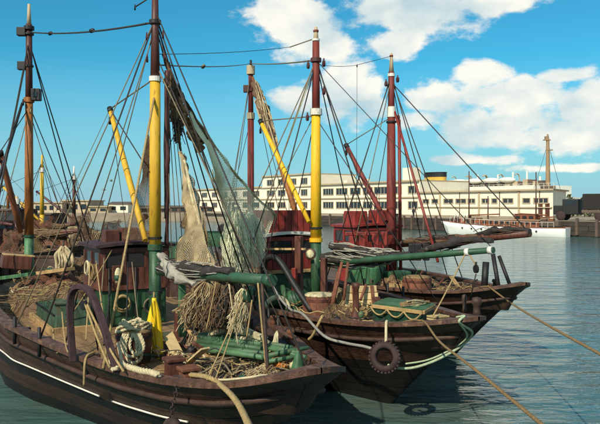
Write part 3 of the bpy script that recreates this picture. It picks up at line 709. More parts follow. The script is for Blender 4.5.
def make_boat(name, label, loc, deg, tab, zdeck=1.2, zg=1.85, rise=0.16, group=None, planks=True, deckmat='plank', stripe=None, rake=3.3, capm='cap', N_=34, strakes=8, lite=False, hullm='hull', sheer=None):
    b = Boat(); b.root = thing(name, label, 'boat', (loc[0], loc[1], 0), radians(deg), group)
    R = b.root; x0 = tab[0][0]; x1 = tab[-1][0]; b.tip = x1; b.stern = x0; b.zdeck = zdeck
    def zs(x):
        if sheer: return interp(sheer, x)
        if x > 0: return zg + 0.06 * (x / x1) ** 2 + rise * max(0, (x - x1 * .5) / (x1 * .5)) ** 2.3
        return zg + rise * 0.9 * (x / x0) ** 2
    ts = [.5 - .5 * cos(pi * i / N_) for i in range(N_ + 1)]
    ZB = -0.55
    def pt(t, v, side, out=0.0):
        xg = x0 + (x1 - x0) * t
        hb = interp(tab, xg)
        zt = zs(xg); z = ZB + (zt - ZB) * v
        xe = x1 - rake * (1 - v) ** 0.95; xs = x0 + 1.0 * (1 - v)
        x = xs + (xe - xs) * t
        f = 1 - 0.16 * (1 - v) ** 3.0 - (0.10 + 0.75 * max(0, t - .55) / .45) * (1 - v)
        f = max(f, .04)
        return Vector((x, side * (hb * f + out), z))
    def curve(v, side, out=0.0):
        pts = [pt(t, v, side) for t in ts]
        if out:
            q = []
            for i, p in enumerate(pts):
                t_ = pts[min(i + 1, N_)] - pts[max(i - 1, 0)]
                nrm = Vector((-t_.y, t_.x, 0)).normalized() * side
                q.append(p + nrm * out)
            pts = q
        return pts
    b.pt = pt; b.curve = curve
    def hb_at(x, v=1.0): return interp(tab, x)
    b.hb = hb_at; b.zs = zs; b.N = N_
    vs_ = [0, .2, .4, .55, .7, .8, .9, 1]
    mb = MB()
    for side in (-1, 1):
        rows = [curve(v, side) for v in vs_]
        k = len(mb.v); mb.v += [tuple(p) for r in rows for p in r]
        for i in range(len(vs_) - 1):
            for j in range(N_):
                f = (k + i * (N_ + 1) + j, k + i * (N_ + 1) + j + 1, k + (i + 1) * (N_ + 1) + j + 1, k + (i + 1) * (N_ + 1) + j)
                mb.f.append(f if side < 0 else f[::-1]); mb.mi.append(0)
    hull = mb.build('hull', 'hullshell', R, True); b.hull = hull
    # strakes, each plank run its own piece
    v0 = 0.2
    for side in (-1, 1):
        for s in range(strakes):
            va = v0 + (1 - v0) * s / strakes + .002; vb = v0 + (1 - v0) * (s + 1) / strakes - .002
            o_ = 0.008 + 0.0015 * ((s * 7) % 3)
            A = curve(va, side, o_); B = curve(vb, side, o_); A2 = curve(va, side, .0); B2 = curve(vb, side, .0)
            q = MB(); n = N_ + 1
            q.add(A + B, [((j, j + 1, n + j + 1, n + j) if side < 0 else (n + j, n + j + 1, j + 1, j)) for j in range(N_)])
            q.add(A + A2, [(j, n + j, n + j + 1, j + 1) for j in range(N_)])
            q.add(B + B2, [(j, j + 1, n + j + 1, n + j) for j in range(N_)])
            q.build('hull_plank', ('antifoul' if s in (2, 3) and stripe else 'hullshade') if s < strakes * .45 else hullm, hull, True)  # lower strakes blackened: underside shadow put into their colour
    # inner bulwark + stringer, cap rail
    q = MB(); TH = 0.13; vD = (zdeck - .05 - ZB) / (zg + .03 - ZB)
    dcur = curve(vD, 1, -TH); dtab = [(p.x, p.y) for p in dcur]
    b.dt = dtab
    dtab = [p for i, p in enumerate(dtab) if i == 0 or p[0] > dtab[i - 1][0] + 1e-4]
    for side in (-1, 1):
        A = curve(1, side, -TH); n = N_ + 1
        D = [Vector((p.x, p.y, zdeck - .05)) for p in curve(vD, side, -TH)]
        q.add(A + D, [((j, j + 1, n + j + 1, n + j) if side > 0 else (n + j, n + j + 1, j + 1, j)) for j in range(N_)])
    q.build('bulwark', 'bulwark', R, True)
    q = MB(); n = N_ + 1
    for side in (-1, 1):
        O = curve(1, side, .055); I = curve(1, side, -.16)
        up = Vector((0, 0, .075)); dn = Vector((0, 0, .0))
        ring = [O, [p + up for p in O], [p + up for p in I], I]
        k = len(q.v); q.v += [tuple(p) for r in ring for p in r]
        for a_ in range(4):
            for j in range(N_):
                f = (k + a_ * n + j, k + a_ * n + j + 1, k + ((a_ + 1) % 4) * n + j + 1, k + ((a_ + 1) % 4) * n + j)
                q.f.append(f if side < 0 else f[::-1]); q.mi.append(0)
    q.build('cap_rail', capm, R, False)
    # rubbing strake below
    q = MB()
    for side in (-1, 1): q.tube(curve(.87, side, .045), .045, 6)
    q.build('rubbing_strake', 'bulwark', R, True)
    if stripe:
        for side, xa_, xb_ in ((-1, x0 + 1, 1.75), (-1, 2.1, 4.1), (1, x0 + 1, 4.1)):
            q = MB(); A = [p for p in smoothpath(curve(stripe, side, .04), 4) if xa_ < p.x < xb_]; q.tube(A, .016, 6); q.build('white_moulding', 'white', R, True)
    # deck
    xi0 = x0 + .2; xi1 = x1 - .2
    ol = [p for p in curve(vD, -1, -TH - .01)] + [p for p in curve(vD, 1, -TH - .01)][::-1]
    q = MB(); q.add([(p.x, p.y, zdeck - .03) for p in ol], [tuple(range(len(ol)))])
    dk = q.build('deck', 'hullshell', R); b.deck = dk
    pw = 0.165 if planks else 0.5
    kk = int(3.0 / pw)
    for i in range(-kk, kk + 1):
        ya = (i - .5) * pw + .006; yb = (i + .5) * pw - .006; ym = max(abs(ya), abs(yb)) + .02
        xs_ = [x0 + (x1 - x0) * j / 120 for j in range(121)]; ok = [x for x in xs_ if dtab[0][0] < x < dtab[-1][0] and interp(dtab, x) > ym]
        if len(ok) < 6: continue
        xa, xb = ok[0], ok[-1]
        cuts = [xa, xb] if (xb - xa) < 5 else [xa, xa + (xb - xa) * random.uniform(.3, .45), xa + (xb - xa) * random.uniform(.6, .75), xb]
        for c0, c1 in zip(cuts, cuts[1:]):
            zz = zdeck + jit(.004)
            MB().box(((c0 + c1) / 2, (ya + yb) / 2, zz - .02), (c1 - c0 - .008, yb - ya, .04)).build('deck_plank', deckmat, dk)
    # bulwark stanchions
    st = None
    for side in (-1, 1):
        C = curve(1, side, -TH - .05)
        x = x0 + .8
        while x < x1 - 1.0:
            j = min(range(N_ + 1), key=lambda k: abs(C[k].x - x)); p = C[j]; hgt = p.z - zdeck
            yy = side * (interp(dtab, x) - .03)
            if lite and side > 0: x += .9; continue
            if st is None:
                st = MB().box((0, 0, 0), (.11, .1, 1)).build('stanchion', 'bulwark', R); st.location = (x, yy, zdeck + hgt / 2); st.scale = (1, 1, hgt)
            else: inst(st.data, 'stanchion', R, (x, yy, zdeck + hgt / 2), 0, (1, 1, hgt))
            x += .9
    return b
def rail_at(b, px, up=.09, out=0.0, side=-1):
    best = None
    for i in range(200):
        x = b.tip * .985 * i / 199 - (1 - i / 199) * 6
        p = toW(b.root, x, side * (b.hb(x) + out), b.zs(x) + up); e = abs(CX + F * p.x / p.y - px)
        if best is None or e < best[0]: best = (e, p)
    return best[1]
def mast(b, s, n, secs, name='mast', rings=()):
    """secs: [(z0,z1,r0,r1,material,partname)]"""
    R = b.root; base = None
    for (z0, z1, r0, r1, m, nm) in secs:
        o = MB().tube([(s, n, z0), (s, n, (z0 + z1) / 2), (s, n, z1)], [r0, (r0 + r1) / 2, r1], 16).build(nm, m, R, True)
        base = base or o
    for (z, r, h, m) in rings:
        MB().lathe([(r * .9, -h / 2), (r, -h / 2), (r, h / 2), (r * .9, h / 2)], (s, n, z), 16).build('mast_band', m, R, False)
    return base
def block_tackle(p, r, parent, m='black', world=True, name='pulley_block', axis=(0, 1, 0)):
    r = r * .68; axis = (1, .25, 0) if axis == (0, 1, 0) else axis
    mb = MB(); mb.lathe([(r * .6, -r * .35), (r, -r * .3), (r, r * .3), (r * .6, r * .35)], p, 12, axis=axis)
    p = Vector(p); mb.tube([p + Vector((0, 0, r)), p + Vector((0, 0, r * 1.7))], r * .25, 6)
    return mb.build(name, m, parent, False, world)

def wheelhouse(b, cx, cy, L, Wd, zmid, ztop, lowm, upm, roofm, wins=3, over=0.12, flare=0.06, door=True):
    R = b.root; z0 = b.zdeck
    lo = MB().box((cx, cy, (z0 + zmid) / 2), (L, Wd, zmid - z0)).build('wheelhouse_base', lowm, R, bevel=.06)
    # upper house of vertical boards round dark openings
    up = MB().box((cx, cy, (zmid + ztop) / 2), (L + flare - .08, Wd + flare - .08, ztop - zmid)).build('wheelhouse', 'hullshell', R)
    l2 = L + flare; w2 = Wd + flare
    hw = (ztop - zmid)
    # sill band and head band
    for z, h, p_ in ((zmid + .05, .12, .05), (ztop - .06, .11, .02)):
        MB().box((cx, cy, z), (l2 + p_, w2 + p_, h)).build('house_band', upm, up, bevel=.012)
    bw = .14
    def face(ax, sgn, length, k):
        # boards below the windows
        nb = max(3, int(length / bw)); st = length / nb; hz = hw * .42
        for i in range(nb):
            c = -length / 2 + st * (i + .5); z = zmid + .1 + hz / 2
            if ax == 'x': MB().box((cx + sgn * l2 / 2, cy + c, z), (.05, st - .012, hz)).build('board', upm, up)
            else: MB().box((cx + c, cy + sgn * w2 / 2, z), (st - .012, .05, hz)).build('board', upm, up)
        # window posts and panes above
        ws = length / k; zc = zmid + .1 + hz; hh = ztop - .1 - zc
        for i in range(k + 1):
            c = -length / 2 + ws * i; c = max(-length / 2 + .05, min(length / 2 - .05, c))
            if ax == 'x': MB().box((cx + sgn * l2 / 2, cy + c, zc + hh / 2), (.055, .09, hh)).build('window_post', upm, up)
            else: MB().box((cx + c, cy + sgn * w2 / 2, zc + hh / 2), (.09, .055, hh)).build('window_post', upm, up)
        for i in range(k):
            c = -length / 2 + ws * (i + .5)
            if ax == 'x': MB().box((cx + sgn * (l2 / 2 - .015), cy + c, zc + hh / 2), (.012, ws - .1, hh - .02)).build('window', 'glassb', up)
            else: MB().box((cx + c, cy + sgn * (w2 / 2 - .015), zc + hh / 2), (ws - .1, .012, hh - .02)).build('window', 'glassb', up)
    face('x', 1, w2 - .02, wins); face('y', -1, l2 - .02, 2); face('y', 1, l2 - .02, 2); face('x', -1, w2 - .02, 2)
    # cambered roof
    mb = MB(); k = 8; vs = []
    for i in range(k + 1):
        y = (i / k - .5) * (w2 + over * 2); zz = ztop + .07 * (1 - (2 * i / k - 1) ** 2)
        for x in (-l2 / 2 - over, l2 / 2 + over): vs += [(cx + x, cy + y, zz), (cx + x, cy + y, zz + .07)]
    fs = []
    for i in range(k):
        a = i * 4; fs += [(a + 1, a + 3, a + 7, a + 5), (a, a + 4, a + 6, a + 2), (a, a + 1, a + 5, a + 4), (a + 2, a + 6, a + 7, a + 3)]
    fs += [(0, 2, 3, 1), (k * 4, k * 4 + 1, k * 4 + 3, k * 4 + 2)]
    mb.add(vs, fs).build('wheelhouse_roof', roofm, R)
    if door: MB().box((cx - L * .1, cy - Wd / 2 - .02, z0 + (zmid - z0) * .55), (.6, .05, (zmid - z0) * .85)).build('door', upm, lo, bevel=.015)
    return up
def derrick(b, heel, tip, r0, r1, m, tipm='black', name='derrick_boom', lift=None, lm='wire', blk=.1):
    p = Vector(heel); q = Vector(tip)
    o = MB().tube([p.lerp(q, i / 4) for i in range(5)], [r0 * .8, r0, r0, (r0 + r1) / 2, r1], 12).build(name, m, b.root, True, True)
    MB().tube([q - (q - p).normalized() * .12, q + (q - p).normalized() * .03], r1 * 1.25, 10).build('end_band', tipm, o, True, True)
    block_tackle(q - Vector((0, 0, .28)), blk, o)
    if lift is not None: line('topping_lift', q, lift, .022, lm, b.root)
    return o

# ================================================================ BOAT A  (nearest)
TA = [(-14.2, .0), (-14.05, .6), (-13.6, 1.1), (-12, 1.8), (-10, 2.25), (-7, 2.6), (-3, 2.74), (-1, 2.68), (0, 2.47), (1.5, 2.12), (3, 1.74), (4.3, 1.32), (5.0, 1.08), (5.5, .88), (5.9, .68), (6.2, .44), (6.36, .2), (6.4, 0)]
SA = [(-14.2, 2.3), (-9, 2.12), (-6, 2.02), (-3, 1.94), (-1, 1.88), (1, 1.80), (2.5, 1.75), (3.5, 1.74), (4.3, 1.77), (5.0, 1.84), (5.5, 1.92), (5.9, 2.02), (6.2, 2.12), (6.4, 2.2)]
A = make_boat('fishing_boat', 'nearest dark wooden fishing boat with yellow mast and green wheelhouse base', (-2.96, 14.3), -60, TA, zdeck=1.58, zg=1.80, sheer=SA, stripe=.68, group='fishing boats moored side by side', N_=44, strakes=9, rise=.28)
dA = 14.3
def zA(py, d=dA): return CAMZ - (py - HY) / F * d
mast(A, 0, 0, [(1.58, zA(247), .125, .12, 'green', 'mast_base'), (zA(247), zA(80), .122, .105, 'yellow', 'mast'), (zA(80), zA(-14), .098, .06, 'mastbrown', 'topmast')],
     rings=[(zA(79), .125, .10, 'white'), (zA(247), .15, .12, 'green'), (zA(292), .15, .06, 'black'), (zA(238), .14, .05, 'black'), (zA(22), .12, .08, 'black'), (1.58, .2, .16, 'greend')])
R = A.root
mA = toW(R, 0, 0, 0)
def MA(z, dx=0.0, dy=0.0): return Vector((mA.x + dx, mA.y + dy, z))
for dx, py in ((-.16, 38), (.17, 36), (.2, 58), (-.15, 60)): block_tackle(MA(zA(py), dx, -.05), .09, R, 'mastbrown')
# derrick up and aft
TOPA = MA(zA(80))
hA = MA(zA(240), -.17, -.12); tA = W(110, 109, 16.6)
derrick(A, hA, tA, .068, .056, 'yellow', lift=MA(zA(78)), lm='wirelt', blk=.13)
line('derrick_guy', tA, MA(zA(172), -.1, -.1), .018, 'wire', R); line('derrick_guy', tA, toW(R, -3.4, -2.2, 2.0), .012, 'wirelt', R, .05)
line('derrick_guy', tA, toW(R, -6.5, 1.5, 2.0), .012, 'wirelt', R, .05)
# shrouds and halyards
for s, n, z, r, m in ((.6, -2.35, 8.1, .022, 'wire'), (3.0, -1.82, 6.6, .03, 'rope'), (-.6, -2.6, 8.1, .018, 'wirelt'), (-1.2, 2.55, 8.1, .022, 'wire'), (-.3, 2.45, 8.2, .022, 'wire'), (.6, 2.3, 7.9, .018, 'wire'), (2.0, 1.95, 7.2, .018, 'wirelt'),
                     (-2.0, -.9, 7.9, .016, 'wirelt'), (-2.6, -.5, 8.0, .016, 'wirelt'), (-2.4, .9, 7.6, .016, 'wire'), (1.4, 2.1, 7.4, .016, 'wire'), (-2.1, 2.6, 8.0, .02, 'wire')):
    zb = A.zs(s) if abs(n) > 1.5 else 3.4
    line('shroud', MA(z), toW(R, s, n, zb + .03), r, m, R)
    if abs(n) > 2: MB().tube([toW(R, s, n, zb - .25), toW(R, s, n, zb + .28)], .035, 6).build('turnbuckle', 'black', R, True, True)
line('forestay', MA(zA(10)), toW(R, 6.2, 0, 2.1), .018, 'wire', R)
# green beam boom over the foredeck with lashed nets
pA0 = MA(zA(271), .1, -.15); pA1 = W(271, 280.5, 10.4)
MB().tube([pA0.lerp(pA1, i / 4) for i in range(5)], [.075, .085, .088, .09, .088], 14).build('boom', 'boomgreen', R, True, True)
MB().tube([pA0.lerp(pA1, .965), pA0.lerp(pA1, 1.008)], .093, 14).build('boom_end_band', 'boomgreen', R, True, True)
furled('stowed_net', pA0.lerp(pA1, .02), pA0.lerp(pA1, .72), .17, 'netblack', 'netgrey', R, 11, .03, 26, off=(0, -.02, .10))
furled('canvas_bundle', W(166, 262, 13.6), W(196, 285, 12.4), .16, 'netgrey', 'netblack', R, 12, .05, 10)
furled('canvas_bundle', W(160, 255, 14.0), W(186, 283, 13.0), .12, 'netgrey', 'netblack', R, 13, .05, 8)
for (p, q, w_, n_, mats, sd) in (((207, 280, 12.3), (196, 326, 12.2), .30, 200, (('netstraw', .45), ('nettan', .25), ('netbrown', .3)), 14), ((222, 281, 11.9), (216, 328, 11.8), .26, 170, (('netbrown', .5), ('netstraw', .3), ('netblack', .2)), 15), ((243, 288, 11.3), (236, 330, 11.2), .12, 60, (('canvas', .5), ('nettan', .5)), 16),
                              ((204, 284, 12.5), (183, 312, 12.5), .16, 110, (('netstraw', .6), ('nettan', .4)), 17), ((232, 282, 11.6), (227, 322, 11.5), .2, 130, (('netbrown', .5), ('netblack', .3), ('netstraw', .2)), 18)):
    tassel('hanging_net', W(*p), W(*q), w_, n_, mats, R, sd)
# rope falls from the boom
for p, q, r, m in (((246, 290, 10.9), (203, 388, 9.7), .016, 'rope'), ((243, 296, 10.9), (213, 386, 9.7), .014, 'rope'), ((262, 283, 10.5), (268, 372, 10.2), .035, 'bulwark'), ((258, 283, 10.5), (266, 366, 10.4), .02, 'rope'),
                   ((229, 284, 11.3), (238, 345, 11.2), .015, 'ropew'), ((216, 282, 11.6), (206, 330, 11.5), .014, 'rope'), ((252, 300, 10.8), (246, 340, 10.8), .018, 'rope')):
    line('boom_fall', W(*p), W(*q), r, m, R, .03)
block_tackle(W(244, 298, 10.85), .1, R, 'green')
# mizzen mast
sM = -11.0; nM = -.72; mz = toW(R, sM, nM, 0); dM = mz.y
def zM(py): return CAMZ - (py - HY) / F * dM
MX = (33 - CX) / F * dM - mz.x
mast(A, sM, nM, [(1.2, zM(236), .155, .15, 'greenlt', 'mizzen_base'), (zM(236), zM(98), .15, .125, 'varnish', 'mizzen_mast'), (zM(98), zM(24), .12, .10, 'mastbrown', 'mizzen_topmast'), (zM(24), zM(4), .075, .045, 'creamd', 'mizzen_pole')],
     rings=[(zM(28), .17, .12, 'black'), (zM(34), .16, .06, 'black'), (zM(100), .17, .16, 'varnish'), (zM(66), .15, .06, 'black'), (zM(236), .18, .08, 'greend')])
def MZ(py, dx=0, dy=0): return Vector((mz.x + dx, mz.y + dy, zM(py)))
MB().box(MZ(32, -.22, -.05), (.3, .22, .28)).build('lantern_box', 'black', R, False, True, .02)
MB().box(MZ(66, -.22, -.05), (.26, .2, .28)).build('lantern_box', 'black', R, False, True, .02)
MB().box(MZ(95, .26, -.05), (.3, .24, .4)).build('lantern_box', 'black', R, False, True, .02)
MB().box(MZ(95, .26, -.18), (.14, .03, .16)).build('lantern_lens', 'glassb', R, False, True)
block_tackle(MZ(112, .12, -.2), .13, R, 'wood'); block_tackle(MZ(104, -.12, -.2), .12, R, 'black')
for s_, n_, py, r, m in ((-8.0, -2.45, 40, .03, 'wire'), (-9.0, -2.3, 45, .022, 'wire'), (-12.4, 1.5, 40, .028, 'wire'), (-11.8, 1.75, 42, .028, 'wire'), (-12.0, 1.65, 105, .022, 'wire'), (-9.8, -2.15, 110, .02, 'wirelt'), (-13.0, 1.2, 110, .02, 'wirelt')):
    line('mizzen_shroud', MZ(py), toW(R, s_, n_, A.zs(s_) + .05), r, m, R)
derrick(A, MZ(232, -.2, -.2), W(0, 152, 22), .1, .08, 'teak', lift=MZ(108), lm='wire')
derrick(A, MZ(104, -.15, -.2), W(-12, 215, 20.5), .05, .05, 'black', name='mizzen_gaff')
# triatic stay and aerial
line('triatic_stay', MZ(32), MA(zA(22)), .03, 'wire', R, .12)
for e in (.25, .62): 
    p = MZ(32).lerp(MA(zA(22)), e); MB().lathe([(.02, -.1), (.055, -.05), (.055, .05), (.02, .1)], (p.x, p.y, p.z - .09), 10, axis=(1, -.8, .1)).build('insulator', 'black', R, True, True)
line('masthead_halyard', MA(zA(-6)), W(135, 7, 14.4), .02, 'wire', R); block_tackle(W(135, 8, 14.4), .07, R, 'black')
# wheelhouse
wh = wheelhouse(A, -2.45, 0.1, 1.45, 1.5, 2.4, 3.34, 'green', 'brown', 'purple', wins=3)
MB().box((-2.3, -.3, 3.58), (.36, .34, .3)).build('roof_chest', 'brown', R, bevel=.02)
MB().box((-2.35, .12, 3.6), (.42, .4, .34)).build('roof_chest', 'brown', R, bevel=.02)
MB().tube(smoothpath([(-2.8, .6, 3.4), (-2.8, .6, 3.85), (-2.75, .6, 4.0), (-2.5, .6, 4.02)]), .07, 10).build('ventilator', 'brown', R, True)
furled('roof_net', (-3.0, .6, 3.56), (-1.9, .7, 3.54), .12, 'netbrown', 'netstraw', R, 18, 0, 14, world=False)
# white side lantern on its board
lt = W(118, 276, 14.55)
lb = MB().lathe([(.02, -.15), (.055, -.14), (.07, 0), (.065, .08), (.04, .15), (.02, .17)], lt, 14).build('side_lantern', 'canvas', R, True, True)
MB().lathe([(.072, -.09), (.077, -.05), (.074, .02), (.06, .02)], lt, 14).build('lantern_lens', 'greend', lb, True, True)
MB().box((lt.x, lt.y + .12, lt.z), (.3, .04, .42), .5).build('lantern_board', 'brown', lb, False, True, .01)
# exhaust pipes / ladder at the house side
for s_, n_ in ((-1.66, -.5), (-1.66, .1), (-1.66, .55)): line('house_pipe', toW(R, s_, n_, 1.25), toW(R, s_, n_, 2.9), .03, 'black' if s_ < -1.5 else 'rope', R)
# engine casing / skylight aft of the house, companion
MB().box((-4.2, .5, 1.9), (1.4, 1.5, .8)).build('engine_casing', 'greend', R, bevel=.05)
# green deck hatch
hx, hy = -2.75, -1.25
cm_ = MB()
for c, s_ in (((hx, hy - .5, 1.63), (2.6, .1, .14)), ((hx, hy + .45, 1.63), (2.6, .1, .14)), ((hx + 1.25, hy, 1.632), (.1, .9, .14)), ((hx - 1.25, hy, 1.632), (.1, .9, .14))): cm_.box(c, s_)
cm_.build('hatch_coaming', 'wood', R, bevel=.012)
ho = MB().box((hx, hy, 1.88), (2.36, .84, .62), taper=.93).build('hatch', 'hatchgreen', R, bevel=.03)
for i in range(8): MB().box((hx - 1.0 + i * .285, hy, 2.19), (.275, .84, .04)).build('hatch_board', 'hatchgreen', ho, bevel=.006)
MB().box((hx, hy - .425, 1.95), (2.2, .025, .04)).build('hatch_bar', 'black', ho)
heap('net_heap', 'brown net heaped on top of the green deck hatch', 'net', toW(R, hx - .35, hy + .1, 2.19), 1.05, .48, .3, 'netbrown', 'rope', 31, 60, radians(-57))
heap('net_heap', 'tan sacking and net piled on deck left of the green hatch', 'net', toW(R, hx - 2.3, hy - .1, 1.58), 1.0, .7, .6, 'netbrown', 'rope', 32, 60, radians(-57))
heap('net_heap', 'rusty brown net pile at the left edge of the near boat', 'net', toW(R, -7.6, -.6, 1.58), 1.4, 1.1, .7, 'rust', 'netbrown', 33, 60, radians(-57))
heap('net_heap', 'dark net pile on the stern of the near boat', 'net', toW(R, -9.6, .7, 1.58), 1.2, 1.0, .9, 'netbrown', 'netstraw', 34, 70, radians(-57))
# gallows: bent iron arch standing on the near rail
gp = smoothpath([W(73, 362, 11.35), W(71, 335, 11.4), W(70, 306, 11.4), W(73, 291, 11.35), W(80, 286.5, 11.25), W(88, 290, 11.1), W(96, 304, 10.95), W(106, 334, 10.75), W(117, 372, 10.5)], 5)
g = MB(); vs = []; n = len(gp)
for i, p in enumerate(gp):
    t = (gp[min(i + 1, n - 1)] - gp[max(i - 1, 0)]).normalized(); s_ = Vector((.84, .545, 0)); o_ = t.cross(s_).normalized()
    for a, b_ in ((-.055, -.04), (.055, -.04), (.055, .04), (-.055, .04)): vs.append(p + s_ * a + o_ * b_)
g.add(vs, [(i * 4 + k, i * 4 + (k + 1) % 4, i * 4 + 4 + (k + 1) % 4, i * 4 + 4 + k) for i in range(n - 1) for k in range(4)] + [(3, 2, 1, 0), tuple((n - 1) * 4 + k for k in range(4))])
ga = g.build('gallows', 'purple', R, False, True, .012)
block_tackle(W(84, 305, 11.2), .12, ga, 'black', axis=(.6, .8, 0))
for p, q in (((84, 300, 11.2), (110, 368, 10.5)), ((86, 302, 11.2), (124, 372, 10.3))): line('gallows_fall', W(*p), W(*q), .026, 'rope', R, .05)
line('gallows_stay', W(78, 292, 11.3), W(64, 350, 13.0), .018, 'wire', R); line('gallows_stay', W(90, 300, 11.1), W(98, 350, 12.0), .018, 'wire', R)
for p, q in (((53, 330, 12.9), (58, 352, 12.0)), ((62, 312, 12.8), (68, 352, 11.6))): line('loose_end', W(*p), W(*q), .018, 'rope', R, .15)
# rope hanging over the side
MB().tube(smoothpath([rail_at(A, 94, .1, -.2), rail_at(A, 88, .105, 0), rail_at(A, 85.5, .0, .1), rail_at(A, 85, -.35, .08)]), .022, 6).build('hanging_rope_end', 'rope', R, True, True)
# winch casing and green post right of the mast
MB().box((.7, .75, 1.8), (.75, .95, .78)).build('winch_casing', 'brown', R, bevel=.04)
MB().box(toL(R, W(182, 309, 13.2)), (.09, .12, 1.05)).build('winch_post', 'greenlt', R, bevel=.01)
wd = MB().lathe([(.3, -.5), (.3, -.44), (.13, -.42), (.13, .42), (.3, .44), (.3, .5)], (1.4, .7, 1.82), 18, axis=(0, 1, 0)).build('winch_drum', 'black', R, True)
MB().lathe([(.22, -.4), (.22, .4)], (1.4, .7, 1.82), 16, axis=(0, 1, 0)).build('winch_warp', 'rope', wd, True)
# bitts on the foredeck
for s_, n_, h, m in ((3.75, -.95, .36, 'brown'), (4.1, -.85, .28, 'rust')):
    MB().box((s_, n_, 1.58 + h / 2), (.22, .24, h)).build('bitt', m, R, bevel=.03)
    MB().box((s_, n_, 1.58 + h + .03), (.27, .3, .06)).build('bitt_cap', m, R, bevel=.015)
for s_, n_ in ((2.6, 1.72), (1.2, 2.1)):
    MB().lathe([(.07, 0), (.05, .06), (.05, .1), (.075, .13), (.07, .17), (.02, .19)], (s_, n_, A.zs(s_) + .07), 12).build('rail_bollard', 'rust', R, True)
# yellow oilskin on the mast
oil = thing('oilskin_coat', 'bright yellow oilskin hanging on the green foot of the near mast', 'coat', W(154, 330, 12.5)); 
mb = MB(); rows = 22; k = 20; vs = []
SC_ = 1.0
eL = [(298, 152), (306, 150.5), (314, 148.5), (322, 146.8), (331, 145.8), (335, 147.5), (338, 150.5), (346, 152), (357, 155)]; eR = [(298, 156), (306, 158.5), (314, 160.5), (322, 161.5), (335, 162.5), (346, 163.5), (357, 163.5)]
for j in range(rows + 1):
    t = j / rows; y = 298 + 59 * t; l_ = interp(eL, y); r_ = interp(eR, y)
    for i in range(k):
        a = 2 * pi * i / k; cx_ = (l_ + r_) / 2; w_ = (r_ - l_) / 2
        fold = .5 * sin(6 * a + t * 3) * min(1, t * 3) + .35 * sin(4 * a - 5 * t)
        vs.append(W(cx_ + w_ * cos(a), y + (1.8 * sin(3 * a) if j == rows else 0), 12.46) + Vector((0, (.085 + .05 * fold) * sin(a) * (.5 + .5 * t), 0)))
mb.add(vs, [(j * k + i, j * k + (i + 1) % k, (j + 1) * k + (i + 1) % k, (j + 1) * k + i) for j in range(rows) for i in range(k)] + [tuple(range(k - 1, -1, -1))])
mb.build('cloth', 'oilskin', oil, True, True)
MB().tube(smoothpath([W(153, 300, 12.38), W(154.5, 318, 12.36), W(156, 338, 12.36), W(158.5, 355, 12.37)], 4), .012, 6).build('front_seam', 'oilskin', oil, True, True)
MB().tube([W(154, 292, 12.47), W(154, 300, 12.46)], .015, 6).build('hanging_loop', 'rope', oil, True, True)
pb = W(155, 292, 12.62); MB().tube([(pb.x, pb.y, 1.58), (pb.x, pb.y, pb.z)], .055, 12).build('belaying_post', 'green', R, True, True)
# rope tub
def tub(name, label, cat, p, r0, r1, h, m, hoop, lid=None, rz=0, staves=16):
    t = thing(name, label, cat, tuple(p), rz)
    st = None
    for i in range(staves):
        a = 2 * pi * (i + .5) / staves; w_ = 2 * pi / staves * .485
        vs = []
        for (r, z) in ((r0, 0), ((r0 + r1) / 2 * 1.04, h * .5), (r1, h)):
            for rr in (r, r - .035):
                for da in (-w_, w_): vs.append((rr * cos(da), rr * sin(da), z))
        if st is None:
            q = MB(); 
            for l in (0, 4): q.add([vs[l + j] for j in range(8)], [(0, 1, 5, 4), (3, 2, 6, 7), (1, 3, 7, 5), (2, 0, 4, 6)])
            q.add([vs[8], vs[9], vs[11], vs[10]], [(0, 1, 2, 3)])
            so_ = q.build('stave', m, t); so_.rotation_euler = (0, 0, a); st = so_.data
        else: inst(st, 'stave', t, (0, 0, 0), a)
    for z, r in ((h * .14, r0 + (r1 - r0) * .1), (h * .84, r0 + (r1 - r0) * .9)):
        MB().lathe([(r * 1.0, -.03), (r * 1.045, -.03), (r * 1.045, .03), (r * 1.0, .03)], (0, 0, z), 24).build('hoop', hoop, t)
    MB().lathe([(r0 * .94, .02), (r0 * .94, .06)], (0, 0, 0), 20).build('bottom', m, t)
    if lid: MB().lathe([(r1 * .96, -.02), (r1 * 1.0, .02), (r1 * .8, .06), (.05, .08)], (0, 0, h - .02), 24).build('lid', lid, t, True)
    return t
pt_ = W(137, 366, 12.6); 
tp = W(134, 365, 12.1); tp.z = 1.58
tb = tub('rope_tub', 'brown staved tub heaped with pale rope before the yellow oilskin', 'tub', tp, .27, .31, .55, 'brown', 'black', 'netstraw', .3)
random.seed(5)
rc = thing('rope_coil', 'coil of pale rope draped over the brown staved tub', 'rope', tp + Vector((0, 0, .55)))
mb = MB()
for k in range(4):
    pts = []
    for i in range(25):
        a = 2 * pi * i / 24; rr = .27 - .03 * k + .04 * sin(2 * a + k)
        pts.append(tp + Vector((rr * cos(a), rr * sin(a), .59 + .035 * k + .04 * sin(3 * a + k * 1.4))))
    twisted(mb, pts, .026)
mb.build('coil', 'ropew', rc, True, True)
mb = MB()
for px0, px1, yb in ((124, 139, 352), (127, 141, 358), (122, 136, 364), (131, 143, 350)):
    twisted(mb, smoothpath([W(px0 + 2, 334, 11.75), W(px0 - 1, 343, 11.68), W(px0, yb, 11.6), W((px0 + px1) / 2, yb + 5, 11.45), W(px1, yb, 11.6), W(px1 + .5, 343, 11.68), W(px1 - 3, 334, 11.75)], 8), .026)
mb.build('hanging_bight', 'ropew', rc, True, True)
rf = thing('rope_fender', 'thick pale rope lying along the rail of the near boat', 'rope', W(130, 376, 10.3))
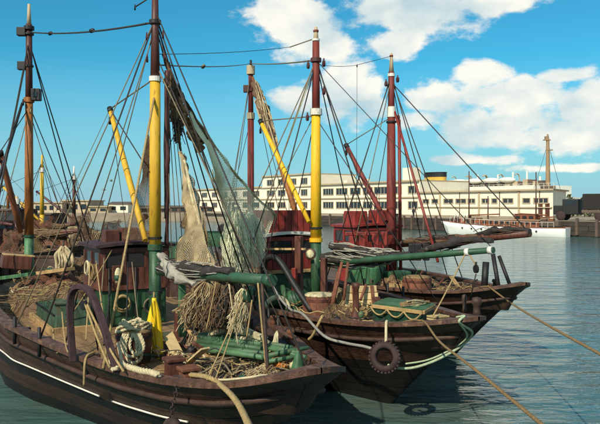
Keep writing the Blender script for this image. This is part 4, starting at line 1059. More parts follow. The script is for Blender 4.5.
twisted(MB(), smoothpath([rail_at(A, 111, .12, -.1), rail_at(A, 112, .1, .09), rail_at(A, 116, .1, .12), rail_at(A, 121, .12, -.02), rail_at(A, 131, .12, -.04), rail_at(A, 141, .12, 0), rail_at(A, 150, .12, -.02), rail_at(A, 158, .12, .03)], 8), .048, .2).build('laid_rope', 'ropew', rf, True, True)
MB().tube(smoothpath([rail_at(A, 118, .3, -.4), rail_at(A, 122, .16, -.12), rail_at(A, 127, .13, 0)]), .03, 8).build('tail', 'ropew', rf, True, True)
# chain stopper over the rail with a round fender
cf = thing('side_fender', 'dark round fender hanging on chain over the near boat side', 'fender', W(172, 404, 9.55))
MB().torus(W(171, 437, 9.45), .19, .075, axis=(-.84, -.545, .2)).build('ring', 'rubber', cf, True, True)
link0 = None
cp = smoothpath([W(181, 378, 10.0), W(178, 382, 9.72), W(177, 390, 9.58), W(174, 400, 9.52), W(172, 412, 9.5), W(171, 424, 9.47)], 4)
for i, p in enumerate(resample(cp, .05)):
    MB().torus(p, .028, .009, axis=(1, 0, 0) if i % 2 else (0, 1, 0), n=10, k=5).build('chain_link', 'rubber', cf, True, True)
MB().torus(W(178, 378.5, 9.95), .07, .022, axis=(.2, -.2, 1), n=16).build('shackle_ring', 'rubber', cf, True, True)
# stack of green spars along the far rail
random.seed(8)
k = 0
for p, q, d0, d1, r in (((198, 343), (262, 352), 12.4, 11.3, .055), ((198, 347), (262, 357), 12.2, 11.2, .05), ((200, 351), (268, 362), 12.0, 11.0, .05), ((205, 355), (270, 367), 11.8, 10.8, .05),
                        ((228, 340), (292, 356), 12.2, 11.0, .045), ((240, 344), (300, 362), 11.9, 10.8, .045), ((258, 352), (306, 366), 11.5, 10.7, .04), ((200, 340), (240, 345), 12.6, 12.0, .05), ((262, 363), (308, 356), 10.8, 11.0, .04), ((266, 368), (300, 364), 10.7, 10.9, .035)):
    a = W(p[0], p[1], d0) + Vector((0, 0, .09)); b_ = W(q[0], q[1], d1) + Vector((0, 0, .13))
    wl = ('topmost at the left', 'second at the left', 'third from the top', 'lowest at the left', 'slanting under the canvas rolls', 'below the canvas rolls', 'short one near the bow', 'short one by the winch post', 'crossing towards the bow rail', 'lowest by the bow rail')[k]
    o = MB().tube([a, a.lerp(b_, .5) + Vector((0, 0, jit(.02))), b_], [r, r * 1.05, r * .8], 10).build('green_spar', 'spargreen', None, True)
    tag(o, 'green painted spar on the near foredeck, ' + wl, 'spar', 'green spars on the near foredeck'); k += 1
for i, (p, q, d0, d1, r, wl) in enumerate((((226, 333), (264, 349), 12.3, 11.2, .085, 'upper'), ((236, 346), (268, 352), 11.9, 11.2, .06, 'lower'))):
    t = thing('canvas_roll', wl + ' of two cream canvas rolls lying on the green spars', 'canvas', W(*p, d0))
    furled('roll', W(*p, d0) + Vector((0, 0, .14)), W(*q, d1) + Vector((0, 0, .17)), r, 'canvas', 'rope', t, 40 + i, 0, 4, taper=.75)
furl = thing('yellow_sheet', 'crumpled pale yellow sheet by the hanging nets of the near boat', 'sheet', W(216, 335, 12.2))
furled('folded_sheet', W(209, 334, 12.3), W(228, 331, 12.2), .07, 'canvas', 'canvas', furl, 44, 0, 0)
hp = W(262, 372, 10.9); hp.z = 1.2
heap('net_heap', 'dark net and rope heaped beneath the green spars', 'net', Vector((W(236, 372, 11.3).x, 11.3, 1.58)), .9, .5, .24, 'netblack', 'rope', 35, 70, radians(-50))
for px, py, d, rx, ry, h, m, ms, sd, lab in ((300, 366, 10.4, .5, .38, .32, 'netstraw', 'nettan', 36, 'straw coloured net heap inside the bow of the near boat'),
                                          (280, 356, 11.6, .5, .4, .3, 'orange', 'rope', 37, 'orange brown cloth and rope pile near the far rail of the near boat'),
                                          (215, 342, 13.2, .9, .6, .6, 'netbrown', 'nettan', 38, 'brown net pile under the green boom of the near boat')):
    p = W(px, py, d) if sd != 36 else toW(R, 4.75, .05, 0); p.z = 1.58; heap('net_heap', lab, 'net', p, rx, ry, h, m, ms, sd, 70, radians(-57))
gc = W(298, 358, 10.7); gc.z = 1.7
t = thing('green_float', 'small green cone shaped float in the bow of the near boat', 'float', gc)
MB().lathe([(.11, 0), (.12, .05), (.05, .3), (.03, .34), (.03, .4)], (0, 0, 0), 14).build('cone', 'greenlt', t, True); MB().torus((0, 0, .42), .04, .012, axis=(1, 0, 0), n=12, k=6).build('eye', 'rust', t, True)
# rope tassel
mb = MB(); random.seed(12)
for i in range(26): mb.tube(smoothpath([W(277, 331, 11.4), W(276 + jit(2), 338, 11.35), W(275 + jit(6), 352, 11.3 + jit(.1))], 3), .011, 5)
tt = thing('rope_tassel', 'bunch of frayed cream rope hanging at the far rail', 'rope', W(276, 340, 11.35)); mb.build('strands', 'canvas', tt, True, True)
# mooring rope of the near boat
ra = thing('mooring_rope', 'thick twisted rope from near bow down to the bottom edge', 'rope', W(213, 388, 9.6))
ra_pts = smoothpath([toW(A.root, 4.1, -.85, 1.8), rail_at(A, 203, .12, -.2), rail_at(A, 213, .115, -.02), rail_at(A, 219, .05, .12), W(240, 407, 7.2), Vector((-.1, 3.9, 2.62))], 10)
twisted(MB(), ra_pts, .034).build('laid_rope', 'rope', ra, True, True)
rb = thing('rail_rope', 'thin cord snaking along the bow rail of the near boat', 'rope', W(240, 388, 9))
MB().tube(smoothpath([rail_at(A, 206, .1, -.1), rail_at(A, 225, .1, -.06), rail_at(A, 248, .1, -.1), rail_at(A, 268, .095, -.3), rail_at(A, 280, -.05, -.5)], 6), .016, 6).build('cord', 'ropew', rb, True, True)
for x, lab in ((-.1, 'left'), (1.9, 'middle'), (3.3, 'right')):
    t = thing('mooring_bollard', lab + ' iron bollard on the near quay edge', 'bollard', (x, 3.75, 2.6))
    MB().lathe([(.2, 0), (.14, .05), (.12, .22), (.18, .28), (.17, .34), (.05, .37)], (0, 0, 0), 16).build('post', 'black', t, True)
    MB().lathe([(.26, 0), (.26, .03)], (0, 0, .001), 16).build('base_plate', 'black', t)
# ochre plank across the stern, crates
def plank_thing(p, q, w_, h_, m, label, name='loose_plank', group=None):
    o = MB().beam(p, q, w_, h_).build(name, m, None, bevel=.006); return tag(o, label, 'plank', group)
plank_thing(W(34, 274, 21), W(70, 269, 20), .34, .10, 'wood', 'ochre plank lying across the stern beside the green mizzen foot')
plank_thing(W(2, 278, 20), W(32, 274, 19.6), .3, .10, 'greenlt', 'pale green plank at the left edge by the green mizzen foot')
MB_c = thing('fish_crate', 'dark wooden crate with an ochre board on top at left edge', 'crate', W(16, 262, 23))
MB().box((0, 0, 0), (.9, .7, .42)).build('case', 'brown', MB_c, bevel=.02)
for i in range(4): MB().box((.05, -.26 + i * .175, .235), (.95, .16, .035)).build('slat', 'wood', MB_c, bevel=.004)
MB_c.rotation_euler = (0.0, .1, .5)
wn = thing('hanging_net', 'tan net hung to dry in a loop beyond the near boat stern', 'net', W(64, 260, 22))
for k in range(16):
    x = 56 + k * 1.15; random.seed(k)
    MB().tube(smoothpath([W(63.5 + (k - 8) * .25, 247 + jit(1), 22 + jit(.1)), W(x - 1 + jit(.8), 254, 21.9), W(x + jit(1), 262, 21.9 + jit(.15)), W(x + jit(1.5), 268 + jit(2), 21.9)], 5), .02 + .01 * (k % 3), 6).build('fold', 'nettan' if k % 3 else 'canvas', wn, True, True)
MB().tube([W(63.5, 240, 22.1), W(63.5, 250, 22.05)], .03, 6).build('hanging_line', 'wire', wn, True, True)

# ================================================================ BOAT B (middle)
ZD = 1.6
TB = [(-10.5, 0), (-10.3, .7), (-9.8, 1.2), (-8, 1.85), (-5, 2.25), (-1, 2.28), (0, 2.16), (1.1, 1.98), (2.3, 1.76), (3.25, 1.55), (4.5, 1.08), (5.2, .74), (5.6, .46), (5.85, .2), (5.92, 0)]
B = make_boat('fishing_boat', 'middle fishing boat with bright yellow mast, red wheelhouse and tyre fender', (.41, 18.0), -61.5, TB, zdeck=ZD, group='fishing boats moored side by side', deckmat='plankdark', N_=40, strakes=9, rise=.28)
RB = B.root; mB = toW(RB, 0, 0, 0)
def zB(py, d=18.0): return CAMZ - (py - HY) / F * d
def MBp(py, dx=0., dy=0.): return Vector((mB.x + dx, mB.y + dy, zB(py)))
mast(B, 0, 0, [(ZD, zB(240), .14, .135, 'green', 'mast_base'), (zB(240), zB(113), .145, .118, 'yellow2', 'mast'), (zB(113), zB(42), .105, .09, 'mastred', 'topmast'), (zB(42), zB(27), .075, .04, 'creamd', 'mast_pole')],
     rings=[(zB(112), .16, .16, 'white'), (zB(240), .17, .1, 'yellow2'), (zB(60), .14, .1, 'mastbrown'), (zB(228), .17, .05, 'black'), (zB(40), .1, .05, 'white'), (zB(31), .07, .05, 'mastred')])
for dx, py in ((-.2, 66), (.2, 64), (-.22, 118), (.2, 92)): block_tackle(MBp(py, dx, -.05), .12, RB, 'mastbrown')
derrick(B, MBp(222, -.18, -.2), W(260.5, 121, 19.7), .07, .058, 'yellow2', lift=MBp(116), lm='wirelt', blk=.11)
for s, n, py, r, m in ((-.3, -2.2, 58, .026, 'wirelt'), (.7, -2.1, 62, .022, 'wire'), (-1.6, -2.3, 62, .022, 'wirelt'), (0, 2.25, 58, .026, 'wire'), (.9, 2.1, 62, .022, 'wire'), (-1.2, 2.3, 60, .022, 'wire'), (-2.2, -.8, 112, .018, 'wirelt'), (-2.6, .6, 114, .018, 'wire'), (2.6, 1.9, 118, .016, 'wire'), (-1.7, -1.0, 64, .018, 'ropeg')):
    zb = B.zs(s) + .05 if abs(n) > 1.5 else 3.4
    line('shroud', MBp(py), toW(RB, s, n, zb), r, m, RB)
    if abs(n) > 2: MB().tube([toW(RB, s, n, zb - .3), toW(RB, s, n, zb + .28)], .035, 6).build('turnbuckle', 'black', RB, True, True)
# boom over the bow
pB0 = MBp(263, .2, -.15); pB1 = W(494, 250, 14.7)
MB().tube([pB0.lerp(pB1, i / 4) for i in range(5)], [.07, .078, .078, .072, .064], 14).build('boom', 'boomgreen', RB, True, True)
for e in (.87, .985): MB().tube([pB0.lerp(pB1, e - .012), pB0.lerp(pB1, e + .008)], .084, 12).build('boom_band', 'white', RB, True, True)
line('boom_fall', pB0.lerp(pB1, .86), W(432, 318, 13.6), .022, 'rope', RB, .03); block_tackle(W(476, 269, 14.9), .13, RB, 'black')
line('boom_fall', pB0.lerp(pB1, .87), W(476, 266, 14.9), .02, 'rope', RB); line('boom_fall', W(476, 274, 14.9), W(470, 300, 15.2), .02, 'wire', RB)
furled('stowed_net', MBp(262, .15, -.1), W(412, 259, 16.6), .24, 'netblack', 'netgrey', RB, 21, .05, 40, off=(0, 0, .12), fr=.014)
furled('stowed_net', W(330, 250, 17.6), W(392, 262, 16.8), .18, 'netblack', 'netgrey', RB, 22, .05, 26, off=(0, 0, .12), fr=.014)
furled('stowed_sail', W(420, 258, 16.4), W(492, 245, 14.8), .15, 'netblack', 'hull', RB, 23, -.1, 8, off=(0, 0, .1))
line('topping_lift', MBp(60), pB1, .014, 'wire', RB)
# wheelhouse
wheelhouse(B, -1.75, -.12, 1.35, 1.5, 2.5, 3.45, 'green', 'red', 'white', wins=2, over=.1)
MB().box((-1.8, -.12, 3.85), (1.2, 1.4, .56)).build('flying_screen', 'red', RB, bevel=.02)
for i in range(8): MB().box((-1.16, -.78 + i * .19, 3.86), (.05, .17, .6)).build('screen_board', 'red', RB, bevel=.004)
for i in range(7): MB().box((-2.35 + i * .19, -.86, 3.86), (.17, .05, .6)).build('screen_board', 'red', RB, bevel=.004)
MB().box((-1.75, -.12, 2.52), (1.6, 1.75, .09)).build('rail_board', 'wood', RB, bevel=.01)
for px, y0, y1, w_, m, d in ((299, 236, 306, .17, 'brown', 17.6), (294.5, 268, 306, .12, 'red', 17.3), (324, 258, 300, .14, 'brown', 17.4)):
    p = W(px, y0, d); MB().box((p.x, p.y, (p.z + ZD) / 2), (w_, w_, p.z - ZD), -.5).build('gantry_post', m, RB, False, True, .015)
MB().beam(W(262, 249, 18.0), W(306, 249, 17.5), .06, .05).build('brass_rail', 'wood', RB, False, True)
# searchlight
sp2 = W(311, 254, 17.3); lo_ = MB().lathe([(.03, .12), (.11, .08), (.14, -.02), (.145, -.06), (.12, -.065)], sp2, 16, axis=(.3, .9, 0)).build('searchlight', 'brown', RB, True, True)
MB().lathe([(.115, -.07), (.08, -.09), (.02, -.095)], sp2, 16, axis=(.3, .9, 0)).build('searchlight_lens', 'canvas', lo_, True, True)
# winch, green gear, hoses
MB().box((-.2, -1.25, 1.9), (1.2, .7, .7)).build('winch_casing', 'greend', RB, bevel=.08)
MB().lathe([(.36, -.3), (.36, -.24), (.2, -.22), (.2, .22), (.36, .24), (.36, .3)], toL(RB, W(272, 300, 17.0)), 20, axis=(.3, 1, 0)).build('winch_drum', 'green', RB, True)
MB().torus(W(277, 309, 16.4), .27, .06, axis=(.1, -1, .3), n=24, a0=0, a1=pi).build('winch_guard', 'canvas', RB, True, True)
MB().lathe([(.3, 0), (.3, .5), (.22, .62), (.05, .64)], (.75, -1.0, ZD), 16).build('capstan', 'green', RB, True)
hb_ = thing('black_hose', 'thick black hose arching beside the middle wheelhouse', 'hose', W(280, 290, 16.6))
MB().tube(smoothpath([W(264, 290, 16.8), W(264, 265, 16.8), W(270, 257, 16.7), W(280, 262, 16.5), W(295, 286, 16.2), W(312, 312, 15.9)], 6), .075, 8).build('hose', 'black', hb_, True, True)
hg = thing('grey_hose', 'pale grey hose drooping from the middle boat over its rail', 'hose', W(300, 310, 15.9))
MB().tube(smoothpath([W(252, 238, 17.2), W(262, 264, 16.8), W(276, 292, 16.2), W(290, 309, 15.6), rail_at(B, 303, .1, 0), W(324, 336, 14.05), W(345, 343, 13.75), W(366, 347, 13.35), W(380, 352, 13.25)], 6), .03, 8).build('hose', 'hose', hg, True, True)
br = thing('rail_rope', 'brown rope looped over the middle boat rail near the barrel', 'rope', W(318, 330, 14.4))
MB().tube(smoothpath([rail_at(B, 322, .09, -.15), rail_at(B, 321, .10, 0), rail_at(B, 318, -.05, .09), rail_at(B, 313, -.3, .08), rail_at(B, 308, -.4, .08)], 6), .032, 8).build('cord', 'rope', br, True, True)
# barrels
p = W(319, 318, 16.2); p.z = ZD
tub('barrel', 'rust brown barrel with pale lid on the middle boat below its mast', 'barrel', p, .40, .36, .62, 'rust', 'brown', 'canvas', .2)
# lattice post / brown hand winch pillar
pp = W(356, 314, 15.3); pp.z = ZD
MB().lathe([(.2, 0), (.18, .08), (.075, .4), (.06, .85), (.08, .9), (.08, 1.0)], pp, 10).build('samson_post', 'brown', RB, True, True)
for x_, y0_, y1_ in ((342, 262, 308), (348, 262, 300), (338, 272, 310), (366, 285, 300)): line('gear_strut', W(x_, y0_, 16.2), W(x_ - 8 + jit(4), y1_, 15.9), .05, 'rust', RB)
# tan trawl board / basket
tbd = thing('trawl_board', 'tan wooden trawl board leaning on the middle boat gear', 'board', (W(364, 296, 16.0).x, 16.0, ZD), .25)
for i in range(5): MB().box((0, 0, .1 + i * .17), (.82 - abs(i - 2) * .04, .06, .16)).build('plank', 'woodlt', tbd, bevel=.01)
MB().box((-.2, -.045, .45), (.07, .03, .8)).build('iron_strap', 'rust', tbd); MB().box((.25, -.045, .45), (.07, .03, .8)).build('iron_strap', 'rust', tbd)
tbd.rotation_euler = (-.3, 0, .2)
heap('net_heap', 'straw coloured net heap under the middle boat stowed nets', 'net', Vector((W(345, 300, 16.6).x, 16.6, ZD)), .9, .6, .75, 'netstraw', 'nettan', 51, 80, radians(-54))
heap('net_heap', 'dark net pile behind the rail of the middle boat bow', 'net', toW(RB, 3.4, .1, ZD), .6, .5, .45, 'netbrown', 'netstraw', 52, 70, radians(-54))
heap('net_heap', 'brown net pile right of the barrel on the middle boat', 'net', Vector((W(338, 318, 15.6).x, 15.6, ZD)), .6, .4, .45, 'netbrown', 'netstraw', 53, 60, radians(-54))
# green fish box with yellow edge and rope fringe
fb = thing('fish_box', 'green fish box with ochre edge and rope fringe on middle boat', 'box', (0, 0, 0))
c0, c1, c2, c3 = W(373, 303, 14.9), W(423, 313, 14.0), W(434, 304, 14.9), W(388, 298, 15.9)
zt = (c0.z + c1.z + c2.z + c3.z) / 4
cs = [Vector((c.x, c.y, zt)) for c in (c0, c1, c2, c3)]
mid = sum(cs, Vector()) / 4
WM[fb.as_pointer()] = Matrix.Translation((mid.x, mid.y, ZD)); fb.location = (mid.x, mid.y, ZD)
mb = MB(); mb.add([Vector((c.x, c.y, ZD)) for c in cs] + [c - Vector((0, 0, .04)) for c in cs], [(3, 2, 1, 0), (4, 5, 6, 7), (0, 1, 5, 4), (1, 2, 6, 5), (2, 3, 7, 6), (3, 0, 4, 7)]); mb.build('case', 'greend', fb, False, True)
for i in range(6):
    a = cs[0].lerp(cs[3], (i + .5) / 6); b_ = cs[1].lerp(cs[2], (i + .5) / 6)
    MB().beam(a, b_, (cs[3] - cs[0]).length / 6 - .012, .04).build('lid_board', 'greenlt', fb, False, True, .005)
for a, b_ in ((cs[0], cs[1]), (cs[1], cs[2]), (cs[0], cs[3])): MB().beam(a + Vector((0, 0, -.035)), b_ + Vector((0, 0, -.035)), .07, .075).build('edge_strip', 'wood', fb, False, True, .008)
for i in range(3):
    a = cs[0].lerp(cs[1], i / 3) + Vector((-.05, -.06, -.05)); b_ = cs[0].lerp(cs[1], (i + 1) / 3) + Vector((-.05, -.06, -.05)); MB().tube(sag(a, b_, .14), .018, 6).build('rope_fringe', 'rope', fb, True, True)
furled('box_net', cs[1].lerp(cs[2], .3) + Vector((-.5, .1, .06)), cs[2] + Vector((-.1, 0, .05)), .09, 'netstraw', 'canvas', fb, 55, 0, 12)
for i in range(3):
    plank_thing(W(430, 322 - i * 2.6, 13.9), W(446, 321 - i * 2.6, 14.1), .22, .035, 'woodlt', ('bottom', 'middle', 'top')[i] + ' of three short yellowish boards on the middle boat bow', 'short_board', 'short boards on the middle boat bow')
for s_, n_, r in ((5.1, .75, .085), (3.9, 1.5, .05)):
    MB().lathe([(r * 1.1, 0), (r * .8, .1), (r * .8, .2), (r * 1.25, .26), (r, .36), (.02, .38)], (s_, n_, B.zs(s_) + .07), 14).build('rail_bollard', 'bulwark', RB, True)
MB().lathe([(.03, 0), (.055, .03), (.055, .1), (.03, .13)], W(361, 318, 14.2), 12).build('deck_light', 'greenlt', RB, True, True)
# tyre fender
ty = thing('tyre_fender', 'old tyre hanging by rope on the middle boat side', 'tyre', W(385, 357, 13.15))
tc_ = W(385, 357, 13.1); ax = Vector((-.809, -.588, .12)); ax = Vector((-.35, -.9, .15))
prof = []
for i in range(11):
    a = -pi * .5 + pi * i / 10 ; prof.append((.205 + .085 * cos(a) + .0, .085 * sin(a)))
mb = MB(); mb.lathe([(.165, -.07), (.19, -.088)] + prof[1:-1] + [(.19, .088), (.165, .07), (.16, 0), (.165, -.07)], tc_, 30, axis=ax)
mb.f = mb.f[:-2]; mb.mi = mb.mi[:-2]
tyo = mb.build('tyre', 'rubber', ty, True, True)
mb = MB(); Q = ax.normalized().to_track_quat('Z', 'Y').to_matrix()
for i in range(26):
    a = 2 * pi * i / 26; mb.box(tc_ + Q @ Vector((.288 * cos(a), .288 * sin(a), 0)), (.03, .04, .12), m=Q @ Matrix.Rotation(a, 3, 'Z'))
mb.build('tread', 'rubber', tyo, False, True)
MB().tube(smoothpath([rail_at(B, 386, .05, -.2), rail_at(B, 386, .10, -.06), rail_at(B, 386, .06, .1), W(386, 340, 13.15), W(385.5, 346, 13.1)]), .028, 8).build('lanyard', 'ropew', ty, True, True)
# pale green rope loop under the bow, mooring rope
gl = thing('bow_rope', 'pale green rope looping below the middle boat bow', 'rope', W(474, 318, 13.6))
MB().tube(smoothpath([rail_at(B, 462, .1, -.15), rail_at(B, 468, .1, 0), rail_at(B, 470, .0, .12), W(472, 332, 13.1), W(466, 342, 13.4), W(452, 352, 13.3), W(432, 362, 13.2), W(412, 368, 13.15), W(396, 368, 13.2), W(388, 365, 13.3)], 7), .026, 6).build('loop', 'ropeg', gl, True, True)
MB().tube(smoothpath([rail_at(B, 458, .1, -.15), rail_at(B, 464, .1, 0), rail_at(B, 466, .0, .12), W(467, 337, 13.1), W(450, 350, 13.4), W(428, 360, 13.3), W(405, 364, 13.2)], 7), .018, 6).build('loop', 'ropeg', gl, True, True)
rm = thing('mooring_rope', 'straw rope running from middle bow to bottom right of centre', 'rope', W(424, 328, 13.1))
twisted(MB(), smoothpath([toW(RB, 3.6, -.5, 1.75), rail_at(B, 410, .10, -.18), rail_at(B, 420, .10, 0), rail_at(B, 425, .05, .1), W(440, 342, 11.3), W(478, 372, 8.6), Vector((1.9, 3.9, 2.62))], 12), .019).build('laid_rope', 'ropedk', rm, True, True)
# T shaped black davit on the after deck, green dinghy, green locker
dv = W(232, 226, 20.6)
MB().box((dv.x, dv.y, (dv.z + ZD) / 2), (.2, .2, dv.z - ZD)).build('davit_post', 'black', RB, False, True, .02)
MB().box((dv.x, dv.y, dv.z), (.5, .25, .14)).build('davit_head', 'black', RB, False, True, .02)
for sx in (-.26, .26): MB().lathe([(.13, -.09), (.16, -.08), (.16, .08), (.13, .09)], (dv.x + sx, dv.y, dv.z - .08), 14, axis=(0, 1, 0)).build('davit_sheave', 'black', RB, False, True)
MB().box((-4.9, 0.2, 1.75), (2.2, 1.6, 1.1)).build('after_cabin', 'brown', RB, bevel=.06)
MB().box((-5.0, 0.2, 2.34), (2.4, 1.8, .08)).build('after_cabin_roof', 'purple', RB, bevel=.02)
gk = W(173, 258, 22.3)
gt = thing('green_locker', 'dark green locker seen just right of the near yellow mast', 'locker', (gk.x, gk.y, gk.z), -.3)
MB().box((0, 0, .23), (.62, .5, .46)).build('case', 'green', gt, bevel=.02); MB().box((0, 0, .48), (.68, .56, .05)).build('lid', 'greend', gt, bevel=.01)
MB().box((0, -.26, .4), (.1, .02, .08)).build('hasp', 'black', gt)
# its bearer on the boat
MB().box((gk.x, gk.y, (gk.z + ZD) / 2 - .002), (.7, .6, gk.z - ZD - .004), -.3).build('after_casing', 'bulwark', RB, False, True, .02)
dg = thing('green_dinghy', 'small upturned green dinghy behind the tan hanging net', 'dinghy', W(214, 246, 23.5), .35)
mb = MB(); vs = []; k = 14
for i in range(13):
    t = i / 12; x = (t - .5) * 2.3; w_ = .5 * sin(pi * min(.97, t * .85 + .12)) ** .6 if t < 1 else .05
    for j in range(k + 1):
        a = pi * j / k; vs.append((x, w_ * cos(a), .45 * (w_ / .5) ** .5 * sin(a) ** .8 if 0 < j < k else 0))
mb.add(vs, [(i * (k + 1) + j, i * (k + 1) + j + 1, (i + 1) * (k + 1) + j + 1, (i + 1) * (k + 1) + j) for i in range(12) for j in range(k)] + [tuple(range(k + 1)), tuple(12 * (k + 1) + j for j in range(k, -1, -1))])
mb.build('hull', 'greenlt', dg, True); MB().box((0, 0, .47), (2.0, .06, .07)).build('keel', 'greend', dg, bevel=.01)
MB().box((-7.2, 1.3, 1.85), (2.0, 1.4, 1.3)).build('boat_skid', 'bulwark', RB, bevel=.03)
heap('net_heap', 'brown net pile on the middle boat after deck behind near boom', 'net', toW(RB, -3.4, -1.3, ZD), .9, .7, .9, 'netbrown', 'nettan', 56, 60)

# ================================================================ BOAT C (farthest of the three)
TC = [(-14.5, 0), (-14.3, .7), (-13.6, 1.2), (-11, 1.85), (-6, 2.3), (-1, 2.35), (0, 2.2), (1.5, 1.95), (3, 1.58), (4.2, 1.18), (5.0, .84), (5.5, .52), (5.85, .2), (5.92, 0)]
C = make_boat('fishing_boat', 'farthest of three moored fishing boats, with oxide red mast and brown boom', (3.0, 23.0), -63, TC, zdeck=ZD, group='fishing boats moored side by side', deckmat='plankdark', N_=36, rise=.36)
RC = C.root; mC = toW(RC, 0, 0, 0)
def zC(py, d=23.0): return CAMZ - (py - HY) / F * d
def MC(py, dx=0., dy=0.): return Vector((mC.x + dx, mC.y + dy, zC(py)))
mast(C, 0, 0, [(ZD, zC(117), .185, .13, 'mastred', 'mast'), (zC(117), zC(72), .115, .10, 'mastred', 'topmast'), (zC(72), zC(53), .085, .04, 'creamd', 'mast_pole')],
     rings=[(zC(112), .15, .34, 'white'), (zC(75), .12, .1, 'white'), (zC(122), .17, .06, 'black'), (zC(56), .06, .06, 'mastred')])
MB().tube([MC(120, .24, -.1), MC(285, .3, -.1)], .055, 10).build('stowed_spar', 'red', RC, True, True)
for dx, py in ((.2, 80), (.22, 118), (-.18, 84)): block_tackle(MC(py, dx, -.05), .13, RC, 'mastbrown')
derrick(C, MC(221, -.2, -.15), W(346, 145, 24.3), .085, .07, 'mastred', lift=MC(117), lm='wirelt', blk=.13)
sp3 = [MC(112, .1, -.1), W(425, 234, 21.0), W(438, 262, 20.4)]
MB().tube([sp3[0].lerp(sp3[2], i / 3) for i in range(4)], .042, 8).build('preventer_spar', 'red', RC, True, True)
for s, n, py, r, m in ((-.3, -2.3, 76, .024, 'wire'), (.8, -2.2, 78, .02, 'wirelt'), (0, 2.3, 74, .026, 'wire'), (.9, 2.2, 78, .024, 'wire'), (-1.2, 2.35, 76, .022, 'wire'), (-2, .5, 110, .018, 'wire'), (-2.1, -.6, 74, .016, 'wirelt')):
    zb = C.zs(s) + .05 if abs(n) > 1.5 else 3.4
    line('shroud', MC(py), toW(RC, s, n, zb), r, m, RC)
pC0 = MC(244, .25, -.15); pC1 = W(530, 233.5, 18.9)
MB().tube([pC0.lerp(pC1, i / 4) for i in range(5)], [.10, .12, .12, .12, .10], 14).build('boom', 'brown', RC, True, True)
furled('stowed_net', pC0, pC0.lerp(pC1, .66), .16, 'netbrown', 'netblack', RC, 61, 0, 14, off=(0, 0, .04), taper=.8)
furled('stowed_net', pC0.lerp(pC1, .62), pC1, .17, 'netblack', 'netbrown', RC, 62, -.08, 12, off=(0, 0, .07), taper=.5)
line('topping_lift', MC(82), pC1, .026, 'wire', RC)
# bow gear
for p, q, r in (((493, 254, 18.6), (499, 290, 18.3), .06), ((499, 256, 18.6), (511, 288, 18.3), .05), ((486, 262, 18.9), (484, 292, 18.8), .09)): MB().tube([W(*p), W(*q)], r, 8).build('bow_stay', 'black', RC, True, True)
for px_ in (412, 418, 426): MB().box(W(px_ , 252, 20.6), (.2, .12, .5)).build('hanging_shoe', 'black', RC, False, True, .03)
wheelhouse(C, -1.35, -.1, 1.3, 1.75, 2.55, 3.55, 'green', 'red', 'red', wins=4, over=.08)
MB().box((-1.35, -.55, 3.85), (.7, .55, .5)).build('roof_chest', 'red', RC, bevel=.04); MB().box((-1.2, .35, 3.85), (.6, .6, .56)).build('roof_chest', 'red', RC, bevel=.04)
for px_, y0, y1 in ((352, 236, 258), (362, 234, 256), (375, 234, 256), (385, 232, 258)): MB().box((W(px_, y0, 22.3).x, 22.3, (W(0, y0, 22.3).z + W(0, y1, 22.3).z) / 2), (.2, .16, W(0, y0, 22.3).z - W(0, y1, 22.3).z)).build('screen_post', 'red', RC, False, True, .02)
MB().beam(W(345, 234, 22.3), W(392, 233, 22.3), .14, .12).build('screen_rail', 'red', RC, False, True, .02)
MB().box((.2, -1.1, 1.98), (1.3, .5, .8)).build('winch_casing', 'greenlt', RC, bevel=.06)
MB().box((.9, -.4, 1.9), (.5, .8, .65)).build('winch_casing', 'green', RC, bevel=.06)
p = W(417, 292, 20.2); p.z = ZD
tub('barrel', 'rust brown tub with rope heaped in it on the farthest boat', 'tub', p, .42, .40, .62, 'rust', 'brown', 'netstraw', .1)
for i, (px_, sc_) in enumerate(((392, 1), (398, .9))):
    p = W(px_, 290, 20.4); t = thing('fish_crate', ('brown slatted crate left of the tub on the farthest boat', 'smaller slatted crate touching the tub on the farthest boat')[i], 'crate', (p.x, p.y + i * .4, ZD), .3)
    for j in range(3): MB().box((0, -.2, .08 + j * .14), (.44 * sc_, .03, .11)).build('slat', 'wood', t); MB().box((0, .2, .08 + j * .14), (.44 * sc_, .03, .11)).build('slat', 'wood', t)
    for sx in (-1, 1): MB().box((sx * .2 * sc_, 0, .22), (.03, .37, .42)).build('end_board', 'brown', t)
    MB().box((0, 0, .02), (.42 * sc_, .37, .03)).build('bottom', 'brown', t)
heap('net_heap', 'dark brown net pile along the farthest boat foredeck', 'net', toW(RC, 2.2, -.3, ZD), .8, .6, .5, 'netbrown', 'netstraw', 63, 60, radians(-54))
heap('net_heap', 'small net pile in the bow of the farthest boat', 'net', toW(RC, 3.4, .2, ZD), .5, .4, .4, 'netbrown', 'netstraw', 64, 50, radians(-54))
heap('net_heap', 'brown net pile beside the green winch on the farthest boat', 'net', toW(RC, 1.4, -1.0, ZD), .6, .45, .5, 'netbrown', 'rope', 65, 50, radians(-54))
for s_, n_ in ((4.2, .6),): MB().lathe([(.08, 0), (.06, .1), (.06, .2), (.09, .24), (.07, .3), (.02, .31)], (s_, n_, C.zs(s_) + .0), 14).build('rail_bollard', 'bulwark', RC, True)
rc2 = thing('mooring_rope', 'rope running from farthest bow across the water to right edge', 'rope', W(488, 293, 19.0))
twisted(MB(), smoothpath([toW(RC, 3.6, -.4, 1.75), rail_at(C, 478, .10, -.18), rail_at(C, 487, .10, 0), rail_at(C, 491, .05, .1), W(520, 309, 15.2), W(600, 354, 8.98), Vector((3.3, 3.9, 2.62))], 12), .021).build('laid_rope', 'ropedk', rc2, True, True)
